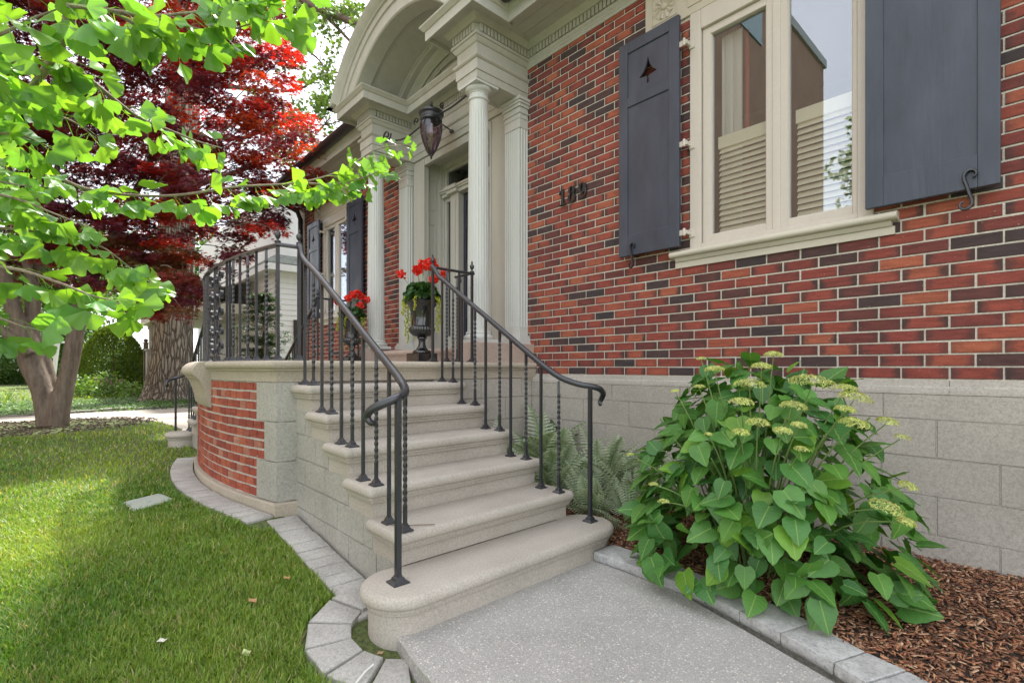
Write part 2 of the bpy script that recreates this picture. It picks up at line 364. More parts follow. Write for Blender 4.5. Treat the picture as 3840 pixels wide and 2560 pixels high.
# ------------------------------------------------------------------ HOUSE
house = empty('brick_house', (XC, W, 0.1), 'red brick house with arched sage portico, slate blue shutters and cream windows', 'house')
def mx(x, m): return x if not m else 2 * XC - x
def plane_holes(mb, x0, x1, z0, z1, holes, y, mp=None):
    xs = sorted({x0, x1, *[h[0] for h in holes], *[h[1] for h in holes]}); zs = sorted({z0, z1, *[h[2] for h in holes], *[h[3] for h in holes]})
    for a, b in zip(xs, xs[1:]):
        for c, d in zip(zs, zs[1:]):
            mxx, mz = (a + b) / 2, (c + d) / 2
            if a < x0 - 1e-6 or b > x1 + 1e-6 or any(h[0] < mxx < h[1] and h[2] < mz < h[3] for h in holes): continue
            mb.add([(a, y, c), (b, y, c), (b, y, d), (a, y, d)], [(0, 1, 2, 3)])
def bricks(mb, x0, x1, z0, z1, bw, bh, gap, holes=(), depth=.006, mp=None, off=.5, jit=.0012, inset=.002, tone=None, xoff=0.0, rowf=None):
    """course by course; mp maps (u, d, z) to the world (d = in front of the mortar)"""
    mp = mp or (lambda u, d, z: (u, W + .004 - d, z))
    nr = int(round((z1 - z0) / bh))
    for r in range(nr):
        za, zb = z0 + r * bh + gap / 2, z0 + (r + 1) * bh - gap / 2; zm = (za + zb) / 2
        rx0, rx1 = rowf(r, zm) if rowf else (x0, x1)
        cuts = [(h[0], h[1]) for h in holes if h[2] < zm < h[3]]
        k0 = int(math.floor((rx0 - xoff) / bw)) - 1; k1 = int(math.ceil((rx1 - xoff) / bw)) + 1
        for k in range(k0, k1 + 1):
            a = xoff + (k + (off if r % 2 else 0)) * bw + gap / 2; b = a + bw - gap
            segs = [(max(a, rx0), min(b, rx1))]
            for c in cuts:
                ns = []
                for s_ in segs:
                    if c[1] <= s_[0] or c[0] >= s_[1]: ns.append(s_); continue
                    if s_[0] < c[0]: ns.append((s_[0], c[0]))
                    if s_[1] > c[1]: ns.append((c[1], s_[1]))
                segs = ns
            for (p, q) in segs:
                if q - p < .012: continue
                j = lambda: random.uniform(-jit, jit)
                P0, P1, Z0, Z1 = p + j(), q + j(), za + j(), zb + j(); d = depth + random.uniform(-.0012, .0012); i = inset
                col = (tone() if tone else random.random(), random.random() ** .8, 0)
                cu = (p + q) / 2; hl = bw / 2 - (q - p) / 2
                vs, uv = [], []
                for (u, z, dd) in ((P0, Z0, 0), (P1, Z0, 0), (P1, Z1, 0), (P0, Z1, 0), (P0 + i, Z0 + i, d), (P1 - i, Z0 + i, d), (P1 - i, Z1 - i, d), (P0 + i, Z1 - i, d)):
                    vs.append(mp(u, dd, z)); uu = (u - cu); uv.append((uu + math.copysign(hl, uu), z - zm))
                mb.add(vs, [(4, 5, 6, 7), (0, 1, 5, 4), (1, 2, 6, 5), (2, 3, 7, 6), (3, 0, 4, 7)], col, uv)
WIN = (-1.836, -.72, 1.845, 4.06)
holes = [WIN, (2 * XC - WIN[1], 2 * XC - WIN[0], WIN[2], WIN[3]), (-5.46, -4.03, 1.0, 3.9)]
lint = [(-2.215, -.345, 3.692, 4.06)]; lint.append((2 * XC + .345, 2 * XC + 2.215, 3.692, 4.06))
m_ = MB(); plane_holes(m_, -9.78, 3.0, 1.035, 4.2, holes, W + .004)
m_.box(-9.78, -9.60, W + .005, W + 6, 0, 4.2)
mort = m_.build('mortar_bed', M['mortar'], house, recalc=False)
b_ = MB(); bricks(b_, -9.78, 3.0, 1.035, 4.08, .2032, .0677, .0088, holes + lint + [(-9.8, -9.66, 0, 5)], xoff=.015)
wall = b_.build('wall', M['brick'], house)
q_ = MB(); q_.box(-9.80, -9.655, W - .012, W + .2, .1, 4.06); q_.build('corner_quoin', M['lintel'], house, bevel=.006)
# foundation
f_ = MB(); f_.box(-3.49, 3.0, W - .018, W + .3, -.3, 1.0)
f_.build('foundation_backing', M['mortar2'], house)
f_ = MB(); bricks(f_, -3.49, 3.0, .008, .822, .48, .2035, .004, mp=lambda u, d, z: (u, W - .018 - d, z), depth=.008, jit=.0008, inset=.003, xoff=-.20)
bricks(f_, -3.49, 3.0, .822, .957, .62, .135, .003, mp=lambda u, d, z: (u, W - .018 - d, z), depth=.008, jit=0, inset=.002, xoff=-.05)
f_.build('foundation_blocks', M['block'], house)
f_ = MB()
x = -3.49
while x < 3.0:
    x2 = min(3.0, x + .62)
    f_.rings([[(xx, W + .01, .957), (xx, W - .027, .957), (xx, W - .025, .972), (xx, W - .004, 1.031), (xx, W + .01, 1.033)] for xx in (x + .0015, x2 - .0015)]); x = x2
f_.build('water_table', M['block'], house)
# ---- windows
def poly_panel(mb, outer, hole, y0, y1):
    """flat panel in the XZ plane with one opening through it"""
    from mathutils.geometry import tessellate_polygon
    for y in (y0, y1):
        vs = [(p[0], y, p[1]) for p in outer + hole]; tr = tessellate_polygon([[Vector((p[0], p[1], 0)) for p in outer], [Vector((p[0], p[1], 0)) for p in hole]])
        mb.add(vs, [tuple(t) for t in tr])
    n = len(hole); mb.add([(p[0], y0, p[1]) for p in hole] + [(p[0], y1, p[1]) for p in hole], [(i, (i + 1) % n, n + (i + 1) % n, n + i) for i in range(n)])
def window(m, lab):
    r = W
    def bx(mb, a, b, y0, y1, z0, z1):
        p, q = sorted((mx(a, m), mx(b, m))); mb.box(p, q, y0, y1, z0, z1)
    k = MB()      # outer casing
    bx(k, -1.838, -1.755, r - .014, r + .10, 1.94, 3.70); bx(k, -.796, -.718, r - .014, r + .10, 1.94, 3.70)
    bx(k, -1.754, -.797, r - .013, r + .10, 3.555, 3.70); bx(k, -1.754, -.797, r - .010, r + .10, 1.94, 2.0)
    fr = k.build('window', M['cream'], house, bevel=.004); fr['label'] = lab
    if True:
        for (a, b, c, d) in ((-1.75, -1.264, -1.692, -1.312), (-1.228, -.800, -1.18, -.826)):
            k = MB(); y0, y1 = r + .012, r + .06; z0, z1, g0, g1 = 2.003, 3.552, 2.052, 3.50
            def mold(x0, x1, za, zb):
                bx(k, x0, x1, y0, y1, za, zb)
            mold(a, c, z0, z1); mold(d, b, z0, z1); mold(c, d, z0, g0); mold(c, d, g1, z1)
            bx(k, c - .001, c + .006, y0 + .008, y1, g0, g1); bx(k, d - .006, d + .001, y0 + .008, y1, g0, g1); bx(k, c + .006, d - .006, y0 + .008, y1, g0 - .001, g0 + .006)
            sash = k.build('sash', M['cream'], fr, bevel=.003)
            k = MB(); bx(k, c, d, r + .040, r + .044, g0, g1); k.build('pane', M['glass'], fr)
            k = MB(); p, q = c + .03, d + .03
            bx(k, p, q, r + .066, r + .09, 2.672, 2.757)
            z = 2.650
            while z > 2.06:
                p_, q_ = sorted((mx(p + .008, m), mx(q, m)))
                k.add([(p_, r + .066, z - .016), (q_, r + .066, z - .016), (q_, r + .092, z + .020), (p_, r + .092, z + .020), (p_, r + .066, z - .012), (q_, r + .066, z - .012), (q_, r + .092, z + .024), (p_, r + .092, z + .024)],
                      [(0, 1, 2, 3), (7, 6, 5, 4), (0, 4, 5, 1), (1, 5, 6, 2), (2, 6, 7, 3), (3, 7, 4, 0)]); z -= .0405
            bx(k, p, q, r + .066, r + .09, 2.055, 2.068); k.build('blind', M['blind'], fr)
        k = MB(); bx(k, -1.27, -1.222, r + .004, r + .07, 2.002, 3.553); k.build('mullion', M['cream'], fr, bevel=.004)
        k = MB(); n = 26; pts = []
        for i in range(n + 1):
            pts.append((mx(-1.66 + .15 * i / n, m), r + .12 + .012 * math.sin(i * 1.9)))
        k.rings([[(x, y, 2.1) for x, y in pts] + [(x, y + .004, 2.1) for x, y in reversed(pts)], [(x, y, 3.5) for x, y in pts] + [(x, y + .004, 3.5) for x, y in reversed(pts)]])
        k.build('curtain', M['curtain'], fr, smooth=60)
        k = MB(); bx(k, -1.51, -1.488, r + .165, r + .18, 2.1, 3.5); k.build('curtain_edge', M['redtrim'], fr)
        k = MB(); a, b = sorted((mx(-1.83, m), mx(-.73, m)))
        k.add([(a - .8, r + .11, 1), (b + .8, r + .11, 1), (b + .8, r + 2.4, 1), (a - .8, r + 2.4, 1), (a - .8, r + .11, 4), (b + .8, r + .11, 4), (b + .8, r + 2.4, 4), (a - .8, r + 2.4, 4)],
              [(0, 1, 2, 3), (4, 7, 6, 5), (1, 5, 6, 2), (2, 6, 7, 3), (3, 7, 4, 0)]); k.build('room', M['room'], fr)
    k = MB(); p = [(r + .02, 1.915), (r - .055, 1.915), (r - .066, 1.919), (r - .073, 1.928), (r - .075, 1.938), (r - .072, 1.949), (r - .064, 1.957), (r - .052, 1.961), (r + .02, 1.964)]
    a, b = sorted((mx(-1.975, m), mx(-.602, m))); k.rings([[(x, y, z) for y, z in p] for x in (a, a + .006, b - .006, b)])
    p = [(r + .02, 1.888), (r - .028, 1.888), (r - .036, 1.90), (r - .042, 1.914), (r + .02, 1.914)]; k.rings([[(x, y, z) for y, z in p] for x in (a + .03, b - .03)])
    k.box(a + .022, b - .018, r - .016, r + .02, 1.842, 1.887); s = k.build('window_sill', M['sillp'], house, smooth=50)
    # stone lintel with carved rosettes over each shutter
    k = MB(); a, b = sorted((mx(-2.213, m), mx(-.347, m))); k.box(a, b, r - .018, r + .03, 3.694, 4.052); k.box(a + .36, b - .36, r - .026, r - .012, 3.75, 4.04)
    l = k.build('lintel', M['lintel'], house, bevel=.004)
    for xc in (-2.045, -.515):
        k = MB(); cx_, cz, h = mx(xc, m), 3.865, .108
        for (u0, u1, v0, v1) in ((-h, h, h - .008, h), (-h, h, -h, -h + .008), (-h, -h + .008, -h + .009, h - .009), (h - .008, h, -h + .009, h - .009)): k.box(cx_ + u0, cx_ + u1, r - .024, r - .016, cz + v0, cz + v1)
        for i in range(12):
            t = i * math.pi / 6 + .26; L = .088 if i % 3 else .1; c, s_ = math.cos(t), math.sin(t); wv = .021
            ring = lambda e, dz: (cx_ + c * e, r - .019 - dz, cz + s_ * e)
            pts = [ring(.02, .002), (cx_ + c * L - s_ * wv, r - .019, cz + s_ * L + c * wv), (cx_ + c * L * .98, r - .030, cz + s_ * L * .98), (cx_ + c * L + s_ * wv, r - .019, cz + s_ * L - c * wv), ring(.05, .012)]
            k.add(pts, [(0, 1, 4), (1, 2, 4), (2, 3, 4), (3, 0, 4)])
        rr = []
        for e, dz in ((.024, 0), (.022, .010), (.012, .016)): rr.append([(cx_ + e * math.cos(q), r - .019 - dz, cz + e * math.sin(q)) for q in [i * math.pi / 8 for i in range(16)]])
        k.rings(rr, cap0=False); k.build('rosette', M['lintel'], l)
    # shutters
    for (x0, x1, hinge, who) in ((-2.413, -1.885, -1, 0), (-.741, -.195, 1, 1)):
        a, b = sorted((mx(x0, m), mx(x1, m))); y1 = r - .058; y0 = y1 - .034; z0, z1 = 1.99, 3.692; st = .082
        k = MB(); k.box(a, a + st, y0, y1, z0, z1); k.box(b - st, b, y0, y1, z0, z1)
        for (p, q) in ((z0, z0 + .165), (3.175, 3.252), (3.605, z1)): k.box(a + st, b - st, y0 + .0008, y1 - .0008, p, q)
        sh = k.build('shutter', M['shutter'], house, bevel=.003)
        k = MB(); k.box(a + st, b - st, y0 + .011, y1 - .006, z0 + .165, 3.175)
        cx_ = (a + b) / 2; cz = 3.405
        hole = [(0, .108), (.008, .07), (.02, .035), (.04, .0), (.078, -.035), (.04, -.042), (.008, -.045), (.007, -.07), (.012, -.10), (-.012, -.10), (-.007, -.07), (-.008, -.045), (-.04, -.042), (-.078, -.035), (-.04, .0), (-.02, .035), (-.008, .07)]
        poly_panel(k, [(a + st, 3.252), (b - st, 3.252), (b - st, 3.605), (a + st, 3.605)], [(cx_ + u, cz + v) for u, v in hole], y0 + .011, y1 - .006)
        k.build('panel', M['shutter'], sh)
        hx = (a if (hinge > 0) != bool(m) else b)      # side next to the window
        sg = -1 if hx == a else 1
        if who == 0 or m:
            for hz in (3.47, 2.735, 2.085):
                k = MB(); p, q = sorted((hx - sg * .004, hx + sg * .035)); k.box(p, q, y0 + .012, y1 - .012, hz - .02, hz + .02)
                k.lathe([(.0, -.026), (.009, -.026), (.011, -.02), (.011, .02), (.009, .027), (0, .03)], (hx + sg * .04, y0 + .008, hz), 10)
                p, q = sorted((hx + sg * .045, hx + sg * .088)); k.box(p, q, r - .024, r - .013, hz - .032, hz + .032); p, q = sorted((hx + sg * .042, hx + sg * .06)); k.box(p, q, y0 + .010, r - .02, hz - .014, hz + .014)
                k.build('hinge', M['cream'], sh, bevel=.002)
        dx = (x0 + .13 if who == 0 else x1 - .115); sgn = 1 if who else .8; dx = mx(dx, m)
        up_ = []
        for i in range(17): t = i / 16; ang = math.pi * (1.0 + 1.45 * (1 - t)) ; rr = .010 + .020 * t; up_.append((.014 + rr * math.cos(ang), .062 - rr * math.sin(ang) * 1.0))
        half = up_ + [(-.013, .042), (-.006, .022), (0, 0)]; S2 = half + [(-u, -v) for u, v in reversed(half[:-1])]
        path = [(dx + sgn * u, y0 - .012, 1.985 + v * 1.12) for u, v in S2]
        k = MB(); n = len(path); k.tube(path, [.006 + .006 * math.sin(math.pi * i / (n - 1)) for i in range(n)], 6, .7)
        k.tube([(dx, y0 - .02, 1.99), (dx, r, 1.99)], .006, 6); k.build('shutter_catch', M['iron'], sh, smooth=60)
    return fr
window(False, 'cream casement window right of the portico with half-height blinds')
window(True, 'cream casement window left of the portico')
# ---- house number
def ring_digit(mb, parts, y0, y1):
    for outer, inner in parts:
        n = len(outer)
        mb.rings([[(p[0], y, p[1]) for p in loop] for loop, y in ((outer, y1), (outer, y0), (inner, y0), (inner, y1), (outer, y1))], cap0=False, cap1=False)
def ell(cx_, cz, a, b, n=28): return [(cx_ + a * math.cos(2 * math.pi * i / n), cz + b * math.sin(2 * math.pi * i / n)) for i in range(n)]
y0, y1 = W - .026, W - .006; zb = 2.592
k = MB(); x = -3.09; k.box(x - .013, x + .013, y0, y1, zb + .006, zb + .148); k.box(x - .038, x + .038, y0 + .001, y1, zb, zb + .012)
k.rings([[(p[0], y, p[1]) for p in ((x + .012, zb + .150), (x - .012, zb + .150), (x - .042, zb + .118), (x - .038, zb + .105), (x - .013, zb + .122))] for y in (y0 + .001, y1)])
n1 = k.build('house_number', M['black'], house, bevel=.002); n1['label'] = 'black serif numeral 1'
k = MB(); x = -2.98; ring_digit(k, [(ell(x, zb + .113, .038, .037), ell(x, zb + .113, .016, .028)), (ell(x, zb + .043, .046, .045), ell(x, zb + .043, .019, .034))], y0, y1)
n2 = k.build('house_number', M['black'], house, smooth=40); n2['label'] = 'black serif numeral 8'
k = MB(); x = -2.855; ring_digit(k, [(ell(x, zb + .103, .045, .047), ell(x, zb + .103, .018, .036))], y0, y1)
pp = [(x + .034, zb + .11), (x + .036, zb + .08), (x + .032, zb + .05), (x + .02, zb + .022), (x + .002, zb + .010), (x - .018, zb + .014), (x - .030, zb + .03)]
for y_ in (0,): k.tube([(p[0], (y0 + y1) / 2, p[1]) for p in pp], [.0115, .0115, .011, .010, .007, .008, .011], 8)
n3 = k.build('house_number', M['black'], house, smooth=50); n3['label'] = 'black serif numeral 9'
# ---- portico entablature
EP = [(-5.92, W + .02), (-5.92, 2.81), (-5.62, 2.81), (-5.62, 3.39), (-3.87, 3.39), (-3.87, 2.81), (-3.57, 2.81), (-3.57, W + .02)]
EPROF = [(-.05, 3.745), (0, 3.745), (0, 3.815), (.010, 3.818), (.010, 3.915), (.020, 3.918), (.032, 3.93), (.034, 3.945), (.0, 3.952), (0, 4.062), (.012, 4.068), (.028, 4.09), (.034, 4.105), (.046, 4.108), (.046, 4.134),
         (.026, 4.138), (.026, 4.212), (.060, 4.214), (.070, 4.224), (.085, 4.245), (.10, 4.258), (.198, 4.26), (.198, 4.216), (.22, 4.215), (.22, 4.30), (.232, 4.304), (.25, 4.325), (.262, 4.337), (.264, 4.35), (-.05, 4.352)]
def imap(v, pts):
    if v <= pts[0][0]: return v
    for (a, b), (c, d) in zip(pts, pts[1:]):
        if v <= c: return b + (d - b) * (v - a) / (c - a)
    return pts[-1][1]
P2W = [(.0, .0), (.10, .09), (.22, .4525), (.264, .492)]; W2P = [(0, 0), (.09, .10), (.4525, .22), (.492, .264)]
k = MB(); k.sweep(EPROF, EP); n = len(EPROF)
for i, (o, z) in enumerate(EPROF):
    for ring in (0, len(EP) - 1):
        v = k.v[ring * n + i]; k.v[ring * n + i] = (v[0], W - imap(max(o, 0), P2W) + (.02 if o <= .05 else 0), v[2])
for s_ in (0, 1):
    a, b = sorted((mx(-3.86, s_), mx(-3.58, s_))); k.box(a, b, 2.82, W, 3.748, 4.345)
k.box(-5.62, -3.87, 3.395, W + .3, 3.748, 4.345)
ent = k.build('portico_entablature', M['trim'], house, smooth=25)
def dentils(mb, path, o0, o1, z0, z1, pitch=.042, wd=.029):
    for (a, b) in zip(path, path[1:]):
        A, B = Vector(a), Vector(b); L = (B - A).length; d = (B - A) / L; nn = Vector((d.y, -d.x)); c = int(L / pitch); st_ = (L - c * pitch) / 2
        for i in range(c):
            p = A + d * (st_ + i * pitch + (pitch - wd) / 2); q = p + d * wd; vs = []
            for z in (z0, z1):
                for e in (p + nn * o0, q + nn * o0, q + nn * o1, p + nn * o1): vs.append((e.x, e.y, z))
            mb.add(vs, [(0, 3, 2, 1), (4, 5, 6, 7), (0, 1, 5, 4), (1, 2, 6, 5), (2, 3, 7, 6), (3, 0, 4, 7)])
k = MB(); g = .026; dp = [(-5.92 - g, W), (-5.92 - g, 2.81 - g), (-5.62 + g, 2.81 - g), (-5.62 + g, 3.39 - g), (-3.87 - g, 3.39 - g), (-3.87 - g, 2.81 - g), (-3.57 + g, 2.81 - g), (-3.57 + g, W)]
dentils(k, dp, -.002, .024, 4.141, 4.209); k.build('dentil_band', M['trim'], ent)
# ---- wall cornice on both wings
WPROF = [(-.03, 4.053), (.012, 4.053), (.012, 4.08), (.018, 4.085), (.018, 4.105), (.030, 4.118), (.034, 4.135), (.018, 4.139), (.018, 4.212), (.05, 4.214), (.06, 4.225), (.078, 4.25), (.09, 4.262), (.19, 4.262), (.19, 4.268), (.194, 4.268), (.194, 4.262),
         (.31, 4.262), (.31, 4.268), (.314, 4.268), (.314, 4.262), (.43, 4.262), (.43, 4.218), (.4525, 4.217), (.4525, 4.305), (.468, 4.312), (.486, 4.335), (.492, 4.352), (-.03, 4.356)]
for s_ in (0, 1):
    k = MB(); xe = 3.1 if not s_ else -9.95
    rings = []
    for st_ in (0, 1):
        ring = []
        for o, z in WPROF:
            if st_ == 0: x = -3.57 + imap(max(o, 0), W2P) - (.01 if o < .05 else 0); x = mx(x, s_)
            else: x = xe
            ring.append((x, W - o, z))
        rings.append(ring)
    k.rings(rings); co = k.build('cornice', M['trim'], house, smooth=25)
    k = MB(); a, b = sorted((mx(-3.54, s_), xe)); dentils(k, [(a, W - .018), (b, W - .018)], -.002, .026, 4.142, 4.209); k.build('dentil_band', M['trim'], co)
    k = MB(); a, b = sorted((mx(-3.30, s_), xe)); rr = [[(x, W - .56 + .062 * math.cos(t), 4.375 + .062 * math.sin(t)) for t in [i * math.pi / 8 for i in range(16)]] for x in (a, b)]; k.rings(rr)
    k.build('gutter', M['black'], house, smooth=50)
k = MB(); k.tube([(-9.9, W - .56, 4.36), (-9.84, W - .45, 4.25), (-9.72, W - .12, 4.05), (-9.70, W - .07, 3.9), (-9.70, W - .07, .2)], .045, 10); k.build('downspout', M['black'], house, smooth=50)
k = MB(); 
for (a, b) in ((-10.2, -6.2), (-3.29, 3.3)): k.add([(a, W - .50, 4.40), (b, W - .50, 4.40), (b, W + .02, 4.6808), (a, W + .02, 4.6808), (a, W - .50, 4.37), (b, W - .50, 4.37), (b, W + .02, 4.66), (a, W + .02, 4.66)], [(0, 1, 2, 3), (4, 7, 6, 5), (0, 4, 5, 1), (0, 3, 7, 4), (1, 5, 6, 2)])
k.add([(-10.2, W + .02, 4.6808), (3.3, W + .02, 4.6808), (3.3, W + 4.5, 7.1), (-10.2, W + 4.5, 7.1), (3.3, W + 9, 4.4), (-10.2, W + 9, 4.4), (3.3, W + .02, 4.4), (-10.2, W + .02, 4.4)], [(0, 1, 2, 3), (3, 2, 4, 5), (6, 4, 2, 1), (7, 0, 3, 5)]); k.build('roof', M['shingle'], house)
k = MB(); k.box(-9.6, 3.0, W + .35, W + .4, 0, 1.0); k.box(2.9, 3.0, W + .02, W + 8, 0, 4.3); k.box(-9.6, 2.9, W + 7.9, W + 8, 0, 4.3); k.build('rear_wall', M['farbrick'], house)
# ---- arched hood over the portico
AP = [(1.675, W), (1.675, 2.50), (1.66, 2.488), (1.635, 2.50), (1.60, 2.54), (1.585, 2.56), (1.575, 2.565), (1.572, 2.585), (1.50, 2.587), (1.495, 2.605), (1.372, 2.607), (1.36, 2.62), (1.36, 2.78), (1.368, 2.792), (1.376, 2.796), (1.378, 2.81), (1.392, 2.815),
      (1.392, 3.16), (1.378, 3.165), (1.376, 3.18), (1.368, 3.184), (1.36, 3.196), (1.36, 3.26), (1.345, 3.27), (1.32, 3.31), (1.30, 3.33), (1.29, 3.335), (1.29, W)]
k = MB(); CZ = 3.44; rr = []
for i in range(57):
    t = math.radians(26 + 128 * i / 56); rr.append([(XC + r_ * math.cos(t), y, CZ + r_ * math.sin(t)) for r_, y in AP])
k.rings(rr); k.v = [(v[0], v[1], max(v[2], 4.353)) for v in k.v]
arch = k.build('portico_arch', M['trim'], house, smooth=25)
k = MB()
for i in range(70):
    t = math.radians(40 + 100 * i / 69); dt = math.radians(.56)
    ring = []
    for (r_, y) in ((1.20, 3.372), (1.275, 3.372), (1.275, 3.345), (1.20, 3.345)):
        ring.append((r_, y))
    k.rings([[(XC + r_ * math.cos(t + e), y, CZ + r_ * math.sin(t + e)) for r_, y in ring] for e in (-dt, dt)])
for s_ in (0, 1):
    a = mx(-3.72, s_); sg = -1 if not s_ else 1
    dentils(k, [(a, 3.32), (a, 2.66)] if not s_ else [(a, 2.66), (a, 3.32)], 0, .024, 4.362, 4.43)
k.build('dentil_band', M['trim'], arch)
k = MB(); n = 40; pts = [(XC + 1.34 * math.cos(math.radians(26 + 128 * i / n)), CZ + 1.34 * math.sin(math.radians(26 + 128 * i / n))) for i in range(n + 1)]
k.rings([[(x, y, max(z, 4.35)) for x, z in pts] for y in (3.375, 3.45)])
for s_ in (0, 1):
    a, b = sorted((mx(-3.72, s_), mx(-3.40, s_))); k.box(a, b, 2.64, W, 4.354, 4.52 if 0 else 4.46)
k.build('tympanum', M['trim'], arch)
# ---- columns, pilasters, pedestals
def flute(n, depth, z0, z1):
    def f(a, z):
        if z < z0 or z > z1: return 1
        e = min(1, (z - z0) / .03, (z1 - z) / .03); return 1 - depth * e * max(0, math.cos(a * n)) ** .6
    return f
for s_ in (0, 1):
    cx_ = mx(-3.71, s_); c = (cx_, 2.94, 0)
    k = MB(); k.box(cx_ - .135, cx_ + .135, 2.805, 3.075, 1.327, 1.362)
    prof = [(.0, 1.36), (.132, 1.362), (.140, 1.375), (.140, 1.388), (.132, 1.40), (.122, 1.405), (.118, 1.412), (.122, 1.42), (.117, 1.43), (.108, 1.436), (.106, 1.45)]
    k.lathe(prof, c, 48); cb = k.build('column', M['col'], house, smooth=40)
    k = MB(); prof = [(.105 - .014 * (i / 60) ** 1.6, 1.45 + (3.52 - 1.45) * i / 60) for i in range(61)]
    prof = [(prof[0][0], 1.449)] + prof; k.lathe(prof, c, 160, flute(20, .075, 1.50, 3.50)); k.build('shaft', M['col'], cb, smooth=60)
    k = MB(); k.lathe([(.091, 3.519), (.0905, 3.60), (.098, 3.603), (.103, 3.612), (.103, 3.62), (.097, 3.628), (.091, 3.632), (.091, 3.665), (.098, 3.667), (.098, 3.675), (.108, 3.68), (.122, 3.695), (.127, 3.71), (.124, 3.719), (0, 3.72)], c, 48)
    k.box(cx_ - .135, cx_ + .135, 2.805, 3.075, 3.72, 3.744); k.build('capital', M['col'], cb, smooth=40)
    # pilaster against the wall
    pc = mx(-3.68, s_); hw = .11; yf = 3.343; k = MB()
    def fl(x0, x1, n, face):
        pts = []; pw = (x1 - x0) / n
        for i in range(n):
            a = x0 + i * pw
            for (t, dd) in ((.0, 0), (.12, 0), (.22, .007), (.5, .011), (.78, .007), (.88, 0)): pts.append((a + t * pw, dd))
        pts.append((x1, 0)); return pts
    front = [(x, yf + d) for x, d in fl(pc - hw, pc + hw, 7, 0)]
    right = [(pc + hw - d, y) for y, d in fl(yf, W, 3, 1)][1:]; left = [(pc - hw + d, y) for y, d in reversed(fl(yf, W, 3, 1))][:-1]
    ring = left + front + right
    k.rings([[(x, y, z) for x, y in ring] for z in (1.50, 3.46)])
    for (z0, z1, e) in ((1.31, 1.345, .045), (1.345, 1.39, .038), (1.39, 1.415, .025), (1.415, 1.50, .0015), (3.46, 3.60, .0015), (3.55, 3.565, .008), (3.60, 3.62, .012), (3.62, 3.66, .004), (3.66, 3.69, .018), (3.69, 3.715, .030), (3.715, 3.744, .042)):
        k.box(pc - hw - e, pc + hw + e, yf - e, W, z0 + .0005, z1 - .0005)
    k.build('pilaster', M['col'], house, bevel=.003)
    a, b = sorted((mx(-3.81, s_), mx(-3.48, s_))); k = MB(); k.box(a, b, 2.72, W, 1.14, 1.327); k.build('pedestal', M['pink'], house, bevel=.006)
# ---- doorway
def jb(mb, a, b, *r): mb.box(min(a, b), max(a, b), *r)
k = MB()
for s_ in (0, 1):
    jb(k, mx(-5.66, s_), mx(-5.40, s_), 3.41, W + .02, 1.31, 3.74)      # flat architrave on the wall
    jb(k, mx(-5.415, s_), mx(-5.39, s_), 3.395, 3.42, 1.311, 3.722)
    jb(k, mx(-5.56, s_), mx(-5.46, s_), W + .02, 3.80, 1.31, 3.76)        # reveal
    for (p, q) in ((1.50, 2.95), (3.12, 3.52)):
        for (y0_, y1_, z0_, z1_) in ((3.49, 3.505, p, q), (3.60, 3.615, p, q), (3.505, 3.60, p, p + .015), (3.505, 3.60, q - .015, q)): jb(k, mx(-5.461, s_), mx(-5.449, s_), y0_, y1_, z0_, z1_)
    jb(k, mx(-5.461, s_), mx(-5.42, s_), 3.66, 3.80, 1.311, 3.75); jb(k, mx(-5.42, s_), mx(-5.40, s_), 3.70, 3.80, 1.311, 3.74)
jb(k, -5.398, 2 * XC + 5.398, 3.411, W + .019, 3.655, 3.74); jb(k, -5.386, 2 * XC + 5.386, 3.396, 3.41, 3.64, 3.66)
jb(k, -5.45, 2 * XC + 5.45, W + .02, 3.80, 3.72, 3.78); jb(k, -5.40, 2 * XC + 5.40, 3.69, 3.80, 3.66, 3.72)
fr = k.build('door_frame', M['trim'], house, bevel=.003)
k = MB(); jb(k, -5.40, 2 * XC + 5.40, 3.67, 3.80, 3.285, 3.33); jb(k, -5.41, 2 * XC + 5.41, 3.645, 3.80, 3.33, 3.352); jb(k, -5.41, 2 * XC + 5.41, 3.63, 3.80, 3.352, 3.375)
for s_ in (0, 1):
    jb(k, mx(-5.22, s_), mx(-5.05, s_), 3.68, 3.80, 1.31, 3.284); jb(k, mx(-5.17, s_), mx(-5.10, s_), 3.668, 3.68, 1.45, 3.20); jb(k, mx(-5.24, s_), mx(-5.03, s_), 3.625, 3.67, 3.285, 3.33); jb(k, mx(-5.25, s_), mx(-5.02, s_), 3.605, 3.64, 3.33, 3.376)
    jb(k, mx(-5.40, s_), mx(-5.365, s_), 3.72, 3.79, 1.31, 3.284); jb(k, mx(-5.365, s_), mx(-5.22, s_), 3.72, 3.79, 1.31, 1.50); jb(k, mx(-5.365, s_), mx(-5.22, s_), 3.721, 3.79, 3.24, 3.284)
    g_ = MB(); jb(g_, mx(-5.365, s_), mx(-5.22, s_), 3.755, 3.76, 1.50, 3.24); g_.build('sidelight', M['glassd'], fr)
jb(k, -5.40, -5.36, 3.72, 3.79, 3.376, 3.66); jb(k, 2 * XC + 5.36, 2 * XC + 5.40, 3.72, 3.79, 3.376, 3.66); jb(k, -5.36, 2 * XC + 5.36, 3.72, 3.79, 3.63, 3.659); jb(k, -5.36, 2 * XC + 5.36, 3.72, 3.79, 3.376, 3.40)
k.build('transom_bar', M['trim'], fr, bevel=.003)
k = MB(); jb(k, -5.36, 2 * XC + 5.36, 3.755, 3.76, 3.40, 3.63); k.build('transom_pane', M['glassd'], fr)
k = MB(); jb(k, -5.05, 2 * XC + 5.05, 3.76, 3.80, 1.315, 3.284)
